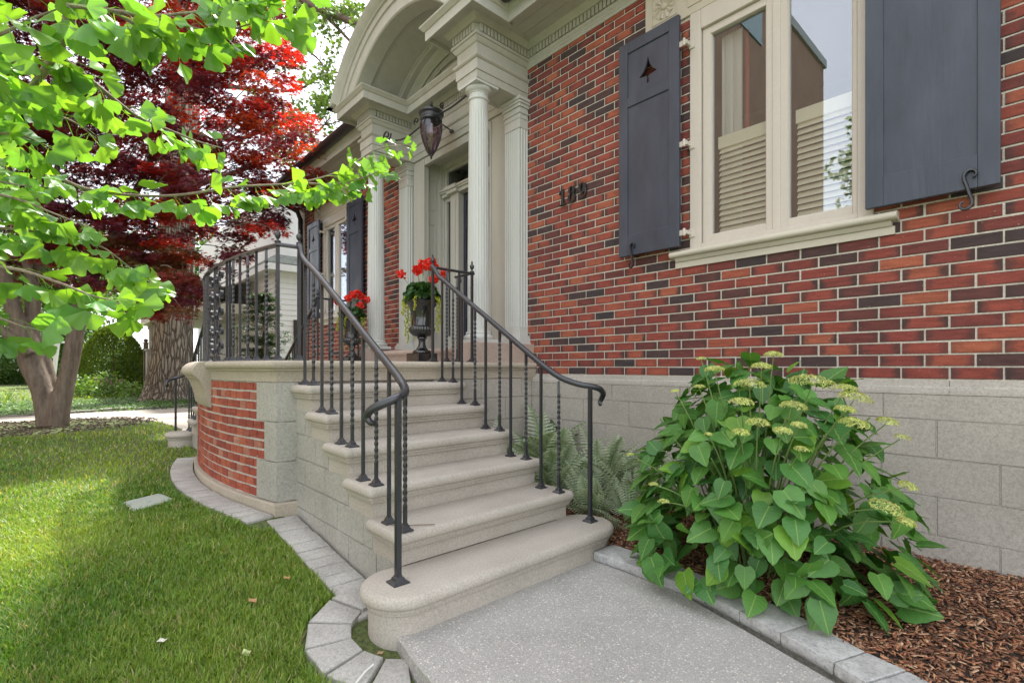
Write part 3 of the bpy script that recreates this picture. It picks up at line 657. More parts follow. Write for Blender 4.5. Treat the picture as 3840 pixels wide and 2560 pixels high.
for (p, q) in ((1.42, 1.75), (1.87, 2.30), (2.42, 2.85), (2.95, 3.20)):
    for (a, b) in ((-5.0, -4.78), (-4.71, -4.49)):
        for (u0, u1, v0, v1) in ((a, b, p, p + .02), (a, b, q - .02, q), (a, a + .02, p + .02, q - .02), (b - .02, b, p + .02, q - .02)): jb(k, u0, u1, 3.748, 3.761, v0, v1)
dr = k.build('door', M['door'], house, bevel=.003)
k = MB(); k.lathe([(0, 0), (.012, 0), (.012, .03), (.028, .04), (.03, .055), (.02, .07), (0, .072)], (0, 0, 0), 14); k.v = [(-4.50 + v[0], 3.76 - v[2], 2.25 + v[1]) for v in k.v]
k.build('handle', M['urn'], dr, smooth=50)
k = MB(); k.add([(-5.46, 3.85, 1.3), (-4.03, 3.85, 1.3), (-4.03, 6, 1.3), (-5.46, 6, 1.3), (-5.46, 3.85, 3.8), (-4.03, 3.85, 3.8), (-4.03, 6, 3.8), (-5.46, 6, 3.8)], [(0, 1, 2, 3), (4, 7, 6, 5), (1, 5, 6, 2), (2, 6, 7, 3), (3, 7, 4, 0)])
k.build('hallway', M['dark'], house)
k = MB(); k.slab([(-5.66, 2.86), (-3.83, 2.86), (-3.83, 3.80), (-5.66, 3.80)], [(.03, 1.14), (.03, 1.225), (.02, 1.235), (.008, 1.245), (0, 1.262), (.003, 1.28), (.015, 1.293), (.03, 1.296)])
k.box(-5.46, -4.03, 3.42, 3.80, 1.296, 1.314); k.build('doorstep', M['pink'], house, smooth=50)
# ------------------------------------------------------------------ TERRACE
TZ = 1.148; BC = (XC, 5.87); BR = 4.96
def bow(u, off=0.0):
    """plan point on the bowed front, u metres right of the centre, off outwards"""
    a = math.asin(u / BR); r = BR + off; return (BC[0] + r * math.sin(a), BC[1] - r * math.cos(a))
terr = empty('entrance_terrace', (XC, 1.6, .12), 'raised stone terrace with bowed red brick front and limestone coping below the portico', 'terrace')
us = [-1.245 + 2.49 * i / 48 for i in range(49)]
TP = [(2 * XC + 3.49, W)] + [bow(u) for u in us] + [(-3.49, W)]
k = MB(); cp = [(-.25, TZ - .001), (.018, TZ - .001), (.034, TZ - .006), (.044, TZ - .018), (.047, TZ - .032), (.043, TZ - .046), (.033, TZ - .056), (.022, TZ - .060), (.022, TZ - .070), (.012, TZ - .074), (.004, TZ - .088), (.002, 1.002), (-.25, 1.0)]
k.sweep(cp, TP); k.build('coping', M['coping'], terr, smooth=35)
k = MB(); k.slab([(2 * XC + 3.44, W - .03)] + [bow(u, -.1) for u in us] + [(-3.55, W - .03)][::1], [(0, -.1), (0, TZ)]); k.build('floor', M['lime'], terr)
k = MB(); ps = [bow(u, -.012) for u in us]; k.sweep([(-.05, 1.0), (0, 1.0), (0, -.1), (-.05, -.1)], [(2 * XC + 3.505, 1.20)] + ps + [(-3.505, 1.20)]); k.build('mortar_bed', M['mortar2'], terr)
def bm(u, d, z): p = bow(u, -.012 + d); return (p[0], p[1], z)
k = MB(); rh = .0665; z0 = 1.0 - 12 * rh
def rowf(r, zm):
    e = 1.0 if not 4 <= r <= 7 else 1.10
    return (-e, e)
bricks(k, -1.0, 1.0, z0, 1.0, .108, rh, .013, mp=bm, depth=.010, jit=.002, inset=.003, rowf=rowf, xoff=.03)
k.build('brick_wall', M['brick2'], terr)
for s_ in (1, -1):
    for (za, zb, u0) in ((z0, z0 + 4 * rh, 1.004), (z0 + 4 * rh, z0 + 8 * rh, 1.104), (z0 + 8 * rh, 1.0, 1.004)):
        a = [bow(u0 + (1.245 - u0) * i / 4, .004) for i in range(5)]; a += [(XC + 1.262, 1.20), (XC + 1.1, 1.22), bow(u0, -.03)]
        if s_ < 0: a = [(2 * XC - p[0], p[1]) for p in reversed(a)]
        k = MB(); k.slab(a, [(.002, za + .0035), (0, za + .006), (0, zb - .006), (.002, zb - .0035)]); k.build('quoin_block', M['block2'], terr)
k = MB(); k.sweep([(-.06, z0 - .004), (.02, z0 - .004), (.026, z0 - .012), (.03, -.15), (-.06, -.15)], [(2 * XC + 3.49, 1.21)] + [bow(u) for u in us] + [(-3.49, 1.21)]); k.build('base_course', M['coping'], terr, smooth=30)
# big corbelled coping on the far half of the bow
k = MB(); up = [.10 - i * 1.34 / 24 for i in range(25)]
cb = [(-.02, TZ + .001), (.045, TZ + .001), (.075, TZ - .008), (.10, TZ - .024), (.122, TZ - .05), (.130, TZ - .075), (.126, TZ - .10), (.112, TZ - .118), (.10, TZ - .122), (.098, TZ - .135), (.088, TZ - .14), (.072, TZ - .165), (.05, TZ - .22), (.03, TZ - .29), (.018, TZ - .36), (.004, TZ - .375), (-.02, TZ - .375)]
k.sweep(cb, [bow(u) for u in reversed(up)]); k.build('corbel', M['coping'], terr, smooth=40)
# block wall of the terrace between the steps and the house
k = MB(); bricks(k, 2.30, W - .01, .008, .822, .46, .2035, .004, mp=lambda u, d, z: (-3.505 + d, u, z), depth=.010, jit=.0008, inset=.003, xoff=.1)
bricks(k, 2.30, W - .01, .822, 1.0, .5, .178, .004, mp=lambda u, d, z: (-3.505 + d, u, z), depth=.010, jit=0, inset=.003, xoff=.3)
k.box(-3.6, -3.506, 2.3, W, -.1, .999); k.build('side_wall', M['block'], terr)
k = MB(); k.rings([[(-3.497, y, .975), (-3.488, y, .976), (-3.47, y, 1.01), (-3.455, y, 1.05), (-3.445, y, 1.085), (-3.497, y, 1.086)] for y in (3.31, W - .002)]); k.build('end_corbel', M['coping'], terr)
# ------------------------------------------------------------------ STEPS
SR = .1645
def rrect(x0, x1, y0, y1, r, n=5, corners=(1, 1, 1, 1)):
    out = []
    for i, (cx_, cy_, a0) in enumerate(((x1 - r, y1 - r, 0), (x0 + r, y1 - r, 90), (x0 + r, y0 + r, 180), (x1 - r, y0 + r, 270))):
        if corners[i]: out += [(cx_ + r * math.cos(math.radians(a0 + 90 * j / n)), cy_ + r * math.sin(math.radians(a0 + 90 * j / n))) for j in range(n + 1)]
        else: out.append(((x1, x0, x0, x1)[i], (y1, y1, y0, y0)[i]))
    return out
NOSE = [(.030, -.088), (.026, -.082), (.026, -.072), (.018, -.068), (.018, -.058), (.006, -.052), (.000, -.040), (.000, -.026), (.004, -.014), (.012, -.005), (.026, 0)]
def mir(pts, s_): return pts if s_ > 0 else [(2 * XC - p[0], p[1]) for p in reversed(pts)]
def stair(s_, nst, z0, label):
    st = empty('entrance_steps', (XC + s_ * 2.1, 1.77, z0), label, 'steps'); rise = (TZ - z0) / (nst + 1)
    for kk in range(nst, 0, -1):
        kr = kk + (6 - nst); X = -2.09 - .28 * (kr - 2); z = z0 + rise * kk     # riser face
        if kk > 1:
            k = MB(); k.slab(mir(rrect(X - .30, X + .045, 1.145, 2.40, .035, 4), s_), [(i, z + h) for i, h in NOSE])
            k.slab(mir([(X - .285, 1.19), (X, 1.19), (X, 2.355), (X - .285, 2.355)], s_), [(0, z - rise - .01), (0, z - .07)])
            k.build('step', M['lime'], st, smooth=40)
        else:
            X1 = X; o = []; c0, c1, R = (X1 - .135, 1.12), (X1 - .135, 2.345), .185
            o += [(c0[0] + R * math.cos(math.radians(a)), c0[1] + R * math.sin(math.radians(a))) for a in range(150, 361, 10)]
            o += [(c1[0] + R * math.cos(math.radians(a)), c1[1] + R * math.sin(math.radians(a))) for a in range(0, 211, 10)]
            k = MB(); k.slab(mir(o, s_), [(.035, z - rise - .10), (.035, z - .088)] + [(i, z + h) for i, h in NOSE]); k.build('step', M['lime'], st, smooth=40)
        if kk < nst or True:
            xe = X - .285; zt = z - .088 if kk > 1 else z
            if xe > -3.48 and kk >= 1:
                def rf(r, zm, xe=xe): return (-3.49, xe - .002)
                k = MB(); xx = (-3.49, X - .285 if kk > 1 else -2.09)
                if s_ > 0:
                    for side, sg in ((1.197, -1), (2.348, 1)):
                        bricks(k, xx[0], xx[1], z - rise + (-.16 if kk == 1 else 0), z, .33, rise + (.16 if kk == 1 else 0), .005, mp=lambda u, d, z_, side=side, sg=sg: (u, side + sg * d, z_), depth=.009, jit=.0015, inset=.003, xoff=-3.49 + (.17 if kk % 2 else .02))
                a = [(xx[0] - .02, 1.197), (xx[1], 1.197), (xx[1], 2.348), (xx[0] - .02, 2.348)]
                k.slab(mir(a, s_), [(0, z - rise - (.16 if kk == 1 else 0)), (0, z)])
                k.build('side_wall', M['block2'], st)
    return st
stair(1, 6, 0.0, 'six sandstone steps with bullnose treads climbing to the terrace between black railings')
stair(-1, 5, .14, 'sandstone steps on the far side of the terrace, only the rounded bottom step showing')
# ------------------------------------------------------------------ RAILINGS
def foot(k, x, y, z, s=.030):
    k.rings([[(x + a * e, y + b * e, z + h) for a, b in ((-1, -1), (1, -1), (1, 1), (-1, 1))] for e, h in ((s, .0005), (s, .005), (s * .86, .010), (s * .62, .014), (s * .5, .026), (s * .36, .030), (s * .34, .036))])
def bar(k, x, y, z0, z1, hw=.0078, twist=False, rot=0):
    n = 1 if not twist else max(8, int((z1 - z0) / .012)); rs = []
    for i in range(n + 1):
        z = z0 + (z1 - z0) * i / n; a = rot + math.pi / 4
        if twist:
            t = (z - z0 - .08) / max(.1, (z1 - z0 - .16)); t = min(1, max(0, t)); a += t * (z1 - z0) * 2 * math.pi / .17
        h = hw * 1.414
        rs.append([(x + h * math.cos(a + q * math.pi / 2), y + h * math.sin(a + q * math.pi / 2), z) for q in range(4)])
    k.rings(rs)
def finial(k, x, y, z):
    k.lathe([(0, -.01), (.016, -.01), (.020, 0), (.020, .008), (.008, .014), (.007, .022), (.013, .028), (.019, .042), (.020, .055), (.016, .064), (.010, .068), (.006, .074), (.009, .082), (.005, .092), (.003, .10), (0, .102)], (x, y, z), 12)
def baluster(par, x, y, z0, z1, tw, s=.030, hw=.0078):
    k = MB(); foot(k, x, y, z0, s); bar(k, x, y, z0 + .03, z1, hw, tw); return k.build('baluster', M['iron'], par, smooth=35 if tw else None)
def smoothp(pts, n=6):
    out = []; P = [Vector(p) for p in pts]
    for i in range(len(P) - 1):
        p0, p1, p2, p3 = P[max(i - 1, 0)], P[i], P[i + 1], P[min(i + 2, len(P) - 1)]
        for j in range(n):
            t = j / n; out.append(.5 * ((2 * p1) + (p2 - p0) * t + (2 * p0 - 5 * p1 + 4 * p2 - p3) * t * t + (3 * p1 - p0 - 3 * p2 + p3) * t ** 3))
    out.append(P[-1]); return out
def spiral(k, c, r0, r1, a0, turns, ex, ez, w=.012, th=.004, n=26):
    """flat-bar scroll in the plane of ex/ez"""
    c, ex, ez = Vector(c), Vector(ex), Vector(ez); pts = []
    for i in range(n + 1):
        t = i / n; a = a0 + turns * 2 * math.pi * t; r = r0 + (r1 - r0) * t; pts.append(c + (ex * math.cos(a) + ez * math.sin(a)) * r)
    nn = ex.cross(ez).normalized(); rs = []
    for i, p in enumerate(pts):
        d = (pts[min(i + 1, n)] - pts[max(i - 1, 0)]).normalized(); s_ = d.cross(nn)
        rs.append([p + nn * w * .5 + s_ * th * .5, p - nn * w * .5 + s_ * th * .5, p - nn * w * .5 - s_ * th * .5, p + nn * w * .5 - s_ * th * .5])
    k.rings(rs); return pts
def railz(x):      # height of the sloping rail over plan x
    return 1.150 + (-2.31 - x) * .622
def Mx(x, s_): return x if s_ > 0 else 2 * XC - x
def railing_front(s_, label, z0=0.0, nst=6):
    rt = empty('handrail', (Mx(-3.57, s_), 1.25, TZ), label, 'railing'); rise = (TZ - z0) / (nst + 1)
    pts = [(-3.565, 1.235, 1.945), (-3.53, 1.23, 1.93), (-3.475, 1.222, 1.86), (-3.38, 1.214, 1.80), (-3.20, 1.21, 1.71), (-2.9, 1.21, 1.525), (-2.6, 1.21, 1.335), (-2.35, 1.21, 1.178), (-2.2, 1.208, 1.088), (-2.08, 1.195, 1.022), (-1.985, 1.15, .985),
           (-1.945, 1.09, .967), (-1.955, 1.03, .945), (-1.995, .99, .915), (-2.015, .985, .885), (-2.0, .993, .862), (-1.975, 1.0, .862)]
    pts = smoothp([(Mx(x, s_), y, z) for x, y, z in pts]); n = len(pts)
    k = MB(); k.tube(pts, [.0195 if i < n - 22 else .0195 - .009 * (i - n + 22) / 22 for i in range(n)], 12); k.build('top_rail', M['iron'], rt, smooth=60)
    us_ = [1.175 - i * 2.35 / 30 for i in range(31)]
    k = MB(); bp_ = [(XC + 1.18, 1.235)] + [bow(u, -.055) for u in us_] + [(XC - 1.18, 1.235)]
    if s_ > 0:
        k.sweep([(-.017, 1.925), (.017, 1.925), (.020, 1.932), (.017, 1.943), (.008, 1.949), (-.008, 1.949), (-.017, 1.943), (-.020, 1.932)], list(reversed(bp_))); k.build('top_rail', M['iron'], rt, smooth=50)
        for i, u in enumerate((1.165, 1.02, .882, .745, .61, .475, .40, .33, -.33, -.40, -.475, -.61, -.745, -.882, -1.02, -1.165)):
            p = bow(u, -.055)
            if abs(u) > 1.1:
                k = MB(); foot(k, p[0], p[1], TZ, .036); bar(k, p[0], p[1], TZ + .03, 1.93, .0105); finial(k, p[0], p[1], 1.955); k.build('newel_post', M['iron'], rt, smooth=30)
            else: baluster(rt, p[0], p[1], TZ, 1.93, i % 2 == (1 if i < 8 else 0) and abs(u) > .41)
        # scrollwork panel in the middle of the bow
        k = MB()
        for sd in (1, -1):
            p = bow(sd * .14, -.055); ex = Vector((sd, .02 * sd, 0)); ez = Vector((0, 0, 1))
            for (cz, r0, a0, tn) in ((1.84, .062, -1.57, -1.15), (1.70, .055, 1.57, 1.2), (1.545, .066, -1.57, -1.2), (1.40, .055, 1.57, 1.2), (1.27, .06, -1.57, -1.15)):
                spiral(k, (p[0] + sd * .045, p[1], cz), r0, .012, a0, tn, ex, ez, .022, .006)
                spiral(k, (p[0] - sd * .06, p[1] - .01, cz - .03), r0 * .8, .010, a0 + 3.1, tn, ex, ez, .020, .006)
            for cz in (1.20, 1.62): k.tube([(XC, bow(0, -.055)[1], cz), (p[0] + sd * .17, p[1] + .01, cz)], .006, 6)
            q = bow(sd * .04, -.055); bar(k, q[0], q[1], TZ + .01, 1.93, .007)
        k.build('scroll_panel', M['iron'], rt, smooth=50)
    for i, x in enumerate((-3.385, -3.235, -3.095, -2.945, -2.805, -2.660, -2.525, -2.375, -2.240, -2.085)):
        kk = 6 - i // 2; zz = TZ - (7 - kk) * rise
        baluster(rt, Mx(x, s_), 1.21, zz, railz(x) - .005, i % 2 == 1)
    k = MB(); x, y = Mx(-3.565, s_), 1.235; foot(k, x, y, TZ, .036); bar(k, x, y, TZ + .03, 1.935, .0105); finial(k, x, y, 1.958); k.build('newel_post', M['iron'], rt, smooth=30)
    k = MB(); x, y = Mx(-1.938, s_), 1.09; zz = TZ - 6 * rise if s_ > 0 else z0 + .168; foot(k, x, y, zz, .038); bar(k, x, y, zz + .03, .968, .0115); k.build('newel_post', M['iron'], rt, smooth=30)
def railing_rear(s_, label, z0=0.0, nst=6):
    rt = empty('handrail', (Mx(-3.50, s_), 2.29, TZ), label, 'railing'); rise = (TZ - z0) / (nst + 1); Y = 2.285
    pts = [(-3.50, Y, 1.935), (-3.47, Y, 1.915), (-3.41, Y, 1.845), (-3.32, Y, 1.79), (-3.16, Y, 1.69), (-2.9, Y, 1.53), (-2.6, Y, 1.345), (-2.35, Y, 1.19), (-2.2, Y, 1.10), (-2.08, 2.30, 1.035), (-1.985, 2.35, .998), (-1.93, 2.40, .985), (-1.905, 2.455, .968), (-1.915, 2.505, .938), (-1.945, 2.53, .905), (-1.955, 2.525, .88), (-1.94, 2.51, .868), (-1.925, 2.495, .878)]
    pts = smoothp([(Mx(x, s_), y, z) for x, y, z in pts]); n = len(pts)
    k = MB(); k.tube(pts, [.0185 if i < n - 24 else .0185 - .010 * (i - n + 24) / 24 for i in range(n)], 12); k.build('top_rail', M['iron'], rt, smooth=60)
    k = MB(); k.tube([(Mx(-3.50, s_), 2.28, 1.928), (Mx(-3.50, s_), 2.72, 1.928)], .015, 8, .8); k.tube([(Mx(-3.49, s_), 2.70, 1.929), (Mx(-3.75, s_), 2.70, 1.929)], .014, 8, .8); k.build('return_rail', M['iron'], rt, smooth=50)
    for (x, y) in ((-3.50, 2.29), (-3.50, 2.70)):
        k = MB(); foot(k, Mx(x, s_), y, TZ, .034); bar(k, Mx(x, s_), y, TZ + .03, 1.92, .0095); finial(k, Mx(x, s_), y, 1.94); k.build('newel_post', M['iron'], rt, smooth=30)
    for (x, y, tw) in ((-3.50, 2.43, True), (-3.50, 2.56, False), (-3.72, 2.70, True)): baluster(rt, Mx(x, s_), y, TZ, 1.92, tw, .028)
    k = MB(); k.tube(smoothp([(Mx(-3.69, s_), 2.70, 1.92), (Mx(-3.66, s_), 2.70, 1.89), (Mx(-3.69, s_), 2.70, 1.85), (Mx(-3.71, s_), 2.70, 1.81), (Mx(-3.69, s_), 2.70, 1.77)]), .006, 6); k.build('scroll', M['iron'], rt, smooth=50)
    for i, x in enumerate((-3.355, -3.205, -3.090, -2.925, -2.800, -2.645, -2.530, -2.378, -2.240, -2.086)):
        kk = 6 - i // 2; zz = TZ - (7 - kk) * rise
        baluster(rt, Mx(x, s_), Y, zz, railz(x) + .006, i % 2 == 1, .028, .0075)
    k = MB(); x, y = Mx(-1.925, s_), 2.39; zz = TZ - 6 * rise if s_ > 0 else z0 + .168; foot(k, x, y, zz, .034); bar(k, x, y, zz + .03, .985, .0105); k.build('newel_post', M['iron'], rt, smooth=30)
railing_front(1, 'black wrought iron railing round the bowed terrace and down the lawn side of the steps')
railing_rear(1, 'black wrought iron railing on the house side of the steps, beside the urn')
railing_front(-1, 'dark iron handrail of the far steps, its newel showing left of the curved brick wall', .14 - SR, 6)
railing_rear(-1, 'dark iron railing sloping down the far steps behind the balustrade', .14 - SR, 6)
# ------------------------------------------------------------------ URNS AND GERANIUMS
def flower_cols(n, c, v=.2): return np.array(c)[None] * (1 + rng.uniform(-v, v, (n, 1)))
def urn(x, y, s, tail, gtail):
    u = empty('urn', (x, y, TZ), 'glossy black pedestal urn with fluted bowl ' + tail, 'urn', 'urns on the terrace')
    k = MB(); k.box(x - .105 * s, x + .105 * s, y - .105 * s, y + .105 * s, TZ + .001, TZ + .085 * s); k.build('plinth', M['urn'], u, bevel=.006)
    P = [(0, .085), (.085, .086), (.088, .095), (.082, .108), (.060, .118), (.045, .135), (.033, .165), (.031, .195), (.036, .215), (.048, .222), (.048, .232), (.034, .238)]
    k = MB(); k.lathe([(r * s, z * s) for r, z in P], (x, y, TZ), 32); k.build('stem', M['urn'], u, smooth=45)
    P = [(0, .236), (.05, .238), (.085, .252), (.112, .280), (.120, .305), (.114, .328), (.098, .338), (.10, .345), (.096, .352), (.098, .42), (.104, .47), (.118, .515), (.140, .545), (.165, .562), (.168, .572), (.160, .58), (.145, .575), (.12, .55), (0, .54)]
    k = MB(); f = lambda a, z: 1 + (.045 * abs(math.cos(a * 13)) - .02 if .25 * s < z < .333 * s else 0); k.lathe([(r * s, z * s) for r, z in P], (x, y, TZ), 208, f); k.build('bowl', M['urn'], u, smooth=50)
    g = empty('geranium', (x, y, TZ + .55 * s), 'red geranium with lime trailing creeping jenny planted ' + gtail, 'geranium', 'geraniums in the urns')
    n = int(330); a = rng.uniform(0, 2 * math.pi, n); el = rng.uniform(0, 1, n) ** .6; R = .18 * s
    P = np.c_[x + R * np.cos(a) * np.sqrt(1 - (el * .85) ** 2) * rng.uniform(.6, 1.05, n), y + R * np.sin(a) * np.sqrt(1 - (el * .85) ** 2) * rng.uniform(.6, 1.05, n), TZ + .56 * s + .17 * s * el]
    nrm = P - np.array([x, y, TZ + .48 * s]); nrm += rng.normal(0, .06, nrm.shape); t = 16
    tv = [(0, 0, 0)] + [(math.sin(q) * (1 + .12 * math.cos(5 * q)), math.cos(q) * (1 + .12 * math.cos(5 * q)) , .12 + .08 * math.sin(q * 5)) for q in [math.pi * 2 * i / t for i in range(t)]]
    tf = np.array([(0, 1 + i, 1 + (i + 1) % t) for i in range(t)]); V, F, C = scatter(np.array(tv), tf, P, frames(rdir(n), nrm), rng.uniform(.018, .034, n) * s, flower_cols(n, (.045, .12, .028), .45))
    np_mesh('foliage', V, F, M['green'], g, C)
    heads = [(-.19, -.02, .30), (-.05, .03, .36), (.03, -.05, .38), (.0, .05, .42), (.08, .0, .42), (.10, .04, .38), (.20, .02, .33), (-.02, -.09, .33), (.13, -.06, .25)]
    for (hx, hy, hz) in heads:
        dirv = Vector((CY_, SY, 0)); q = Vector((x, y, 0)) + dirv * hx * s + Vector((-SY, CY_, 0)) * hy * s; c = Vector((q.x, q.y, TZ + (.52 + hz) * s)); n = 46
        dd = rdir(n); P = np.array(c)[None] + dd * np.array([.038, .038, .026]) * s * rng.uniform(.7, 1.05, (n, 1))
        tv = np.array([(0, 0, 0), (-.5, .5, .1), (-.62, 1.0, .25), (0, 1.15, .1), (.62, 1.0, .25), (.5, .5, .1)]); tf = np.array([(0, 1, 5), (1, 2, 3), (1, 3, 5), (3, 4, 5)])
        V, F, C = scatter(tv, tf, P, frames(rdir(n), dd), np.full(n, .026 * s), flower_cols(n, (.80, .030, .012), .3))
        k = MB(); k.tube([(x + hx * .2, y + hy * .2, TZ + .6 * s), tuple(c)], .0025, 5); stem = k.build('stalk', M['fernstem'], g)
        np_mesh('flower_head', V, F, M['petal'], g, C)
    PP = []; NN = []
    for (a0, ln) in ((2.5, .34), (2.7, .40), (2.9, .30), (3.3, .36), (4.4, .18), (.3, .26), (.1, .34), (3.1, .42), (5.2, .14)):
        sx, sy = x + math.cos(a0 + YAW - .6) * .165 * s, y + math.sin(a0 + YAW - .6) * .165 * s
        for j in range(int(ln * 120)):
            z = TZ + .60 * s - j / 120 * s; e = min(1, j / 4) * .02
            for sd in (-1, 1): PP.append((sx + math.cos(a0) * e + rng.normal(0, .006), sy + math.sin(a0) * e + rng.normal(0, .006), z)); NN.append((math.cos(a0 + YAW - .6) + sd * .8, math.sin(a0 + YAW - .6) - .4, .2))
    n = len(PP); V, F, C = scatter(np.array([(0, 0, 0), (-.5, .35, .1), (-.5, .75, .1), (0, 1.05, 0), (.5, .75, .1), (.5, .35, .1)]), np.array([(0, 1, 5), (1, 2, 5), (2, 4, 5), (2, 3, 4)]), np.array(PP), frames(np.array(NN) * 1.0 + rng.normal(0, .4, (n, 3)), np.array(NN) + rng.normal(0, .3, (n, 3))), np.full(n, .017 * s), flower_cols(n, (.50, .55, .06), .2))
    np_mesh('trailing_stems', V, F, M['green'], g, C)
M['fernstem'] = simple('green_stalk', (.16, .24, .07), .6, .2, 8, 0)
urn(-4.05, 2.53, 1.0, 'standing beside the house-side newel', 'in the urn nearer the door')
urn(-5.72, 2.60, .90, 'at the far end of the terrace', 'in the farther urn beside the left column')
# ------------------------------------------------------------------ LANTERN
ln = empty('hanging_lantern', (XC, 3.085, 3.93), 'black iron lantern with amethyst glass bowl on scroll arms under the arch', 'lantern')
c = (XC, 3.085, 0); cz = 3.93
k = MB(); k.lathe([(0, cz + .155), (.006, cz + .15), (.016, cz + .135), (.018, cz + .12), (.010, cz + .108), (.022, cz + .10), (.024, cz + .092), (.014, cz + .085), (.03, cz + .065), (.09, cz + .045), (.125, cz + .03), (.14, cz + .022), (.142, cz + .005), (.136, cz - .006), (.118, cz - .012), (.115, cz - .05), (.122, cz - .056), (.122, cz - .072), (.108, cz - .082), (.10, cz - .09), (.07, cz - .088), (0, cz - .08)][::-1], c, 40)
for i in range(40):
    a = i * math.pi / 20; k.tube([(c[0] + .117 * math.cos(a), c[1] + .117 * math.sin(a), cz - .018), (c[0] + .117 * math.cos(a), c[1] + .117 * math.sin(a), cz - .046)], .004, 5)
cap = k.build('cap', M['iron'], ln, smooth=45)
gp = [(.112, cz - .088), (.126, cz - .11), (.127, cz - .16), (.120, cz - .22), (.104, cz - .285), (.080, cz - .35), (.050, cz - .41), (.020, cz - .452), (.008, cz - .46)]
k = MB(); rs = [[(c[0] + r * math.cos(q), c[1] + r * math.sin(q), z) for q in [math.pi * 2 * i / 32 for i in range(32)]] for r, z in gp]; k.rings(rs, cap0=False, cap1=False); k.build('glass_bowl', M['amethyst'], ln, smooth=80)
k = MB()
for i in range(4):
    a = math.radians(22 + 90 * i); k.tube(smoothp([(c[0] + (r + .006) * math.cos(a), c[1] + (r + .006) * math.sin(a), z) for r, z in gp], 3), .0055, 6)
k.lathe([(0, cz - .50), (.008, cz - .495), (.014, cz - .482), (.008, cz - .472), (.018, cz - .462), (.018, cz - .452), (0, cz - .448)], c, 12); k.build('rib_cage', M['iron'], ln, smooth=50)
k = MB(); k.lathe([(0, cz - .24), (.014, cz - .235), (.022, cz - .21), (.022, cz - .19), (.012, cz - .165), (.012, cz - .10), (0, cz - .09)], c, 14); k.build('bulb', M['curtain'], ln, smooth=60)
for (tx, ty, tz) in ((-3.84, 2.95, 3.77), (-5.62, 2.95, 3.90), (XC, 3.375, 3.80)):
    k = MB(); A = Vector((tx, ty, tz)); d = Vector((tx - c[0], ty - c[1], 0)).normalized(); B = Vector((c[0], c[1], cz - .05)) + d * .115
    if ty < 3.2:
        mid = (A + B) / 2; mid.z -= .09 if tx < XC else .03
        k.tube(smoothp([tuple(A), tuple(mid), tuple(B + d * .05 + Vector((0, 0, -.02))), tuple(B)]), [.013, .012, .012, .011, .011, .010, .010, .010, .010, .010, .010, .009, .009, .009, .009, .009, .009, .008, .008][:19], 8)
        spiral(k, A.lerp(B, .82) + Vector((0, 0, .055)), .045, .008, -1.2, 1.3, d, (0, 0, 1), .014, .006); spiral(k, B + d * .02 + Vector((0, 0, -.07)), .04, .008, 1.6, 1.3, d, (0, 0, 1), .014, .006)
        if tx < XC: spiral(k, A + Vector((.10, 0, .02)), .085, .015, 3.1, 1.4, d, (0, 0, 1), .018, .008); k.lathe([(0, -.012), (.03, -.012), (.035, 0), (.03, .012), (0, .014)], tuple(A), 14)
    else: k.tube([tuple(B), (c[0], 3.385, cz - .10)], .008, 8); k.lathe([(0, 0), (.026, .004), (.028, .02), (.02, .032), (0, .035)], (c[0], 3.365, cz - .115), 14)
    k.build('scroll_arm', M['iron'], ln, smooth=50)
# ------------------------------------------------------------------ GROUND
def ptz(px, py, z):
    r = at(px, py, 1.0) - Vector((0, 0, EYE)); t = (z - EYE) / r.z; return (r.x * t, r.y * t)
def gfun(x, y):
    h = gz(x, y)
    if y > 2.2 and x > -3.6: h = min(h, -.03)
    if y > 1.15 and x > -3.52 and x < -1.7: h = min(h, -.03)
    if -6.2 < x < -3.5 and y > 1.25: h = 0
    return h + .012 * noise.noise(Vector((x * .6, y * .6, 0)))
xs = np.unique(np.r_[np.linspace(-180, -30, 12), np.linspace(-30, -9, 43), np.linspace(-9, 2, 111), np.linspace(2, 80, 14)])
ys = np.unique(np.r_[np.linspace(-90, -8, 12), np.linspace(-8, -2, 25), np.linspace(-2, 4, 61), np.linspace(4, 90, 18)])
V = [(x, y, gfun(x, y)) for y in ys for x in xs]; nx = len(xs)
F = [(j * nx + i, j * nx + i + 1, (j + 1) * nx + i + 1, (j + 1) * nx + i) for j in range(len(ys) - 1) for i in range(nx - 1)]
gr = np_mesh('lawn_ground', V, F, M['ground']); gr['kind'] = 'structure'
WALK = [(-1.86, 1.03), (-1.62, .985), (-1.455, .965), (-1.2, .90), (-.95, .76), (-.7, .55), (-.3, .15), (.1, -.4), (1.9, -.6), (1.5, .4), (1.0, 1.05), (.50, 1.62), (-.05, 1.86), (-.50, 2.0), (-.92, 2.14), (-1.42, 2.30), (-1.86, 2.44)]
k = MB(); k.slab(WALK, [(0, -.14), (0, -.008), (.006, 0)]); o = k.build('front_walk', M['agg']); o['kind'] = 'structure'
PATH = [(-7.86, 1.2), (-9.0, 1.38), (-10.4, 1.25), (-11.5, .95), (-12.0, .1), (-11.95, -.8), (-11.9, -8), (-13.2, -8), (-13.3, -.8), (-13.4, .1), (-13.6, 1.2), (-13.9, 3.2), (-10, 3.0), (-7.86, 2.5)]
k = MB(); k.slab(PATH[::-1] if False else [p for p in PATH][::-1], [(0, .05), (0, .165), (.01, .172)]); o = k.build('garden_path', M['path']); o['kind'] = 'structure'
k = MB(); k.slab([(-60, -9.8), (30, -9.8), (30, -8), (-60, -8)], [(0, -.2), (0, .16)]); o = k.build('pavement', M['path']); o['kind'] = 'structure'
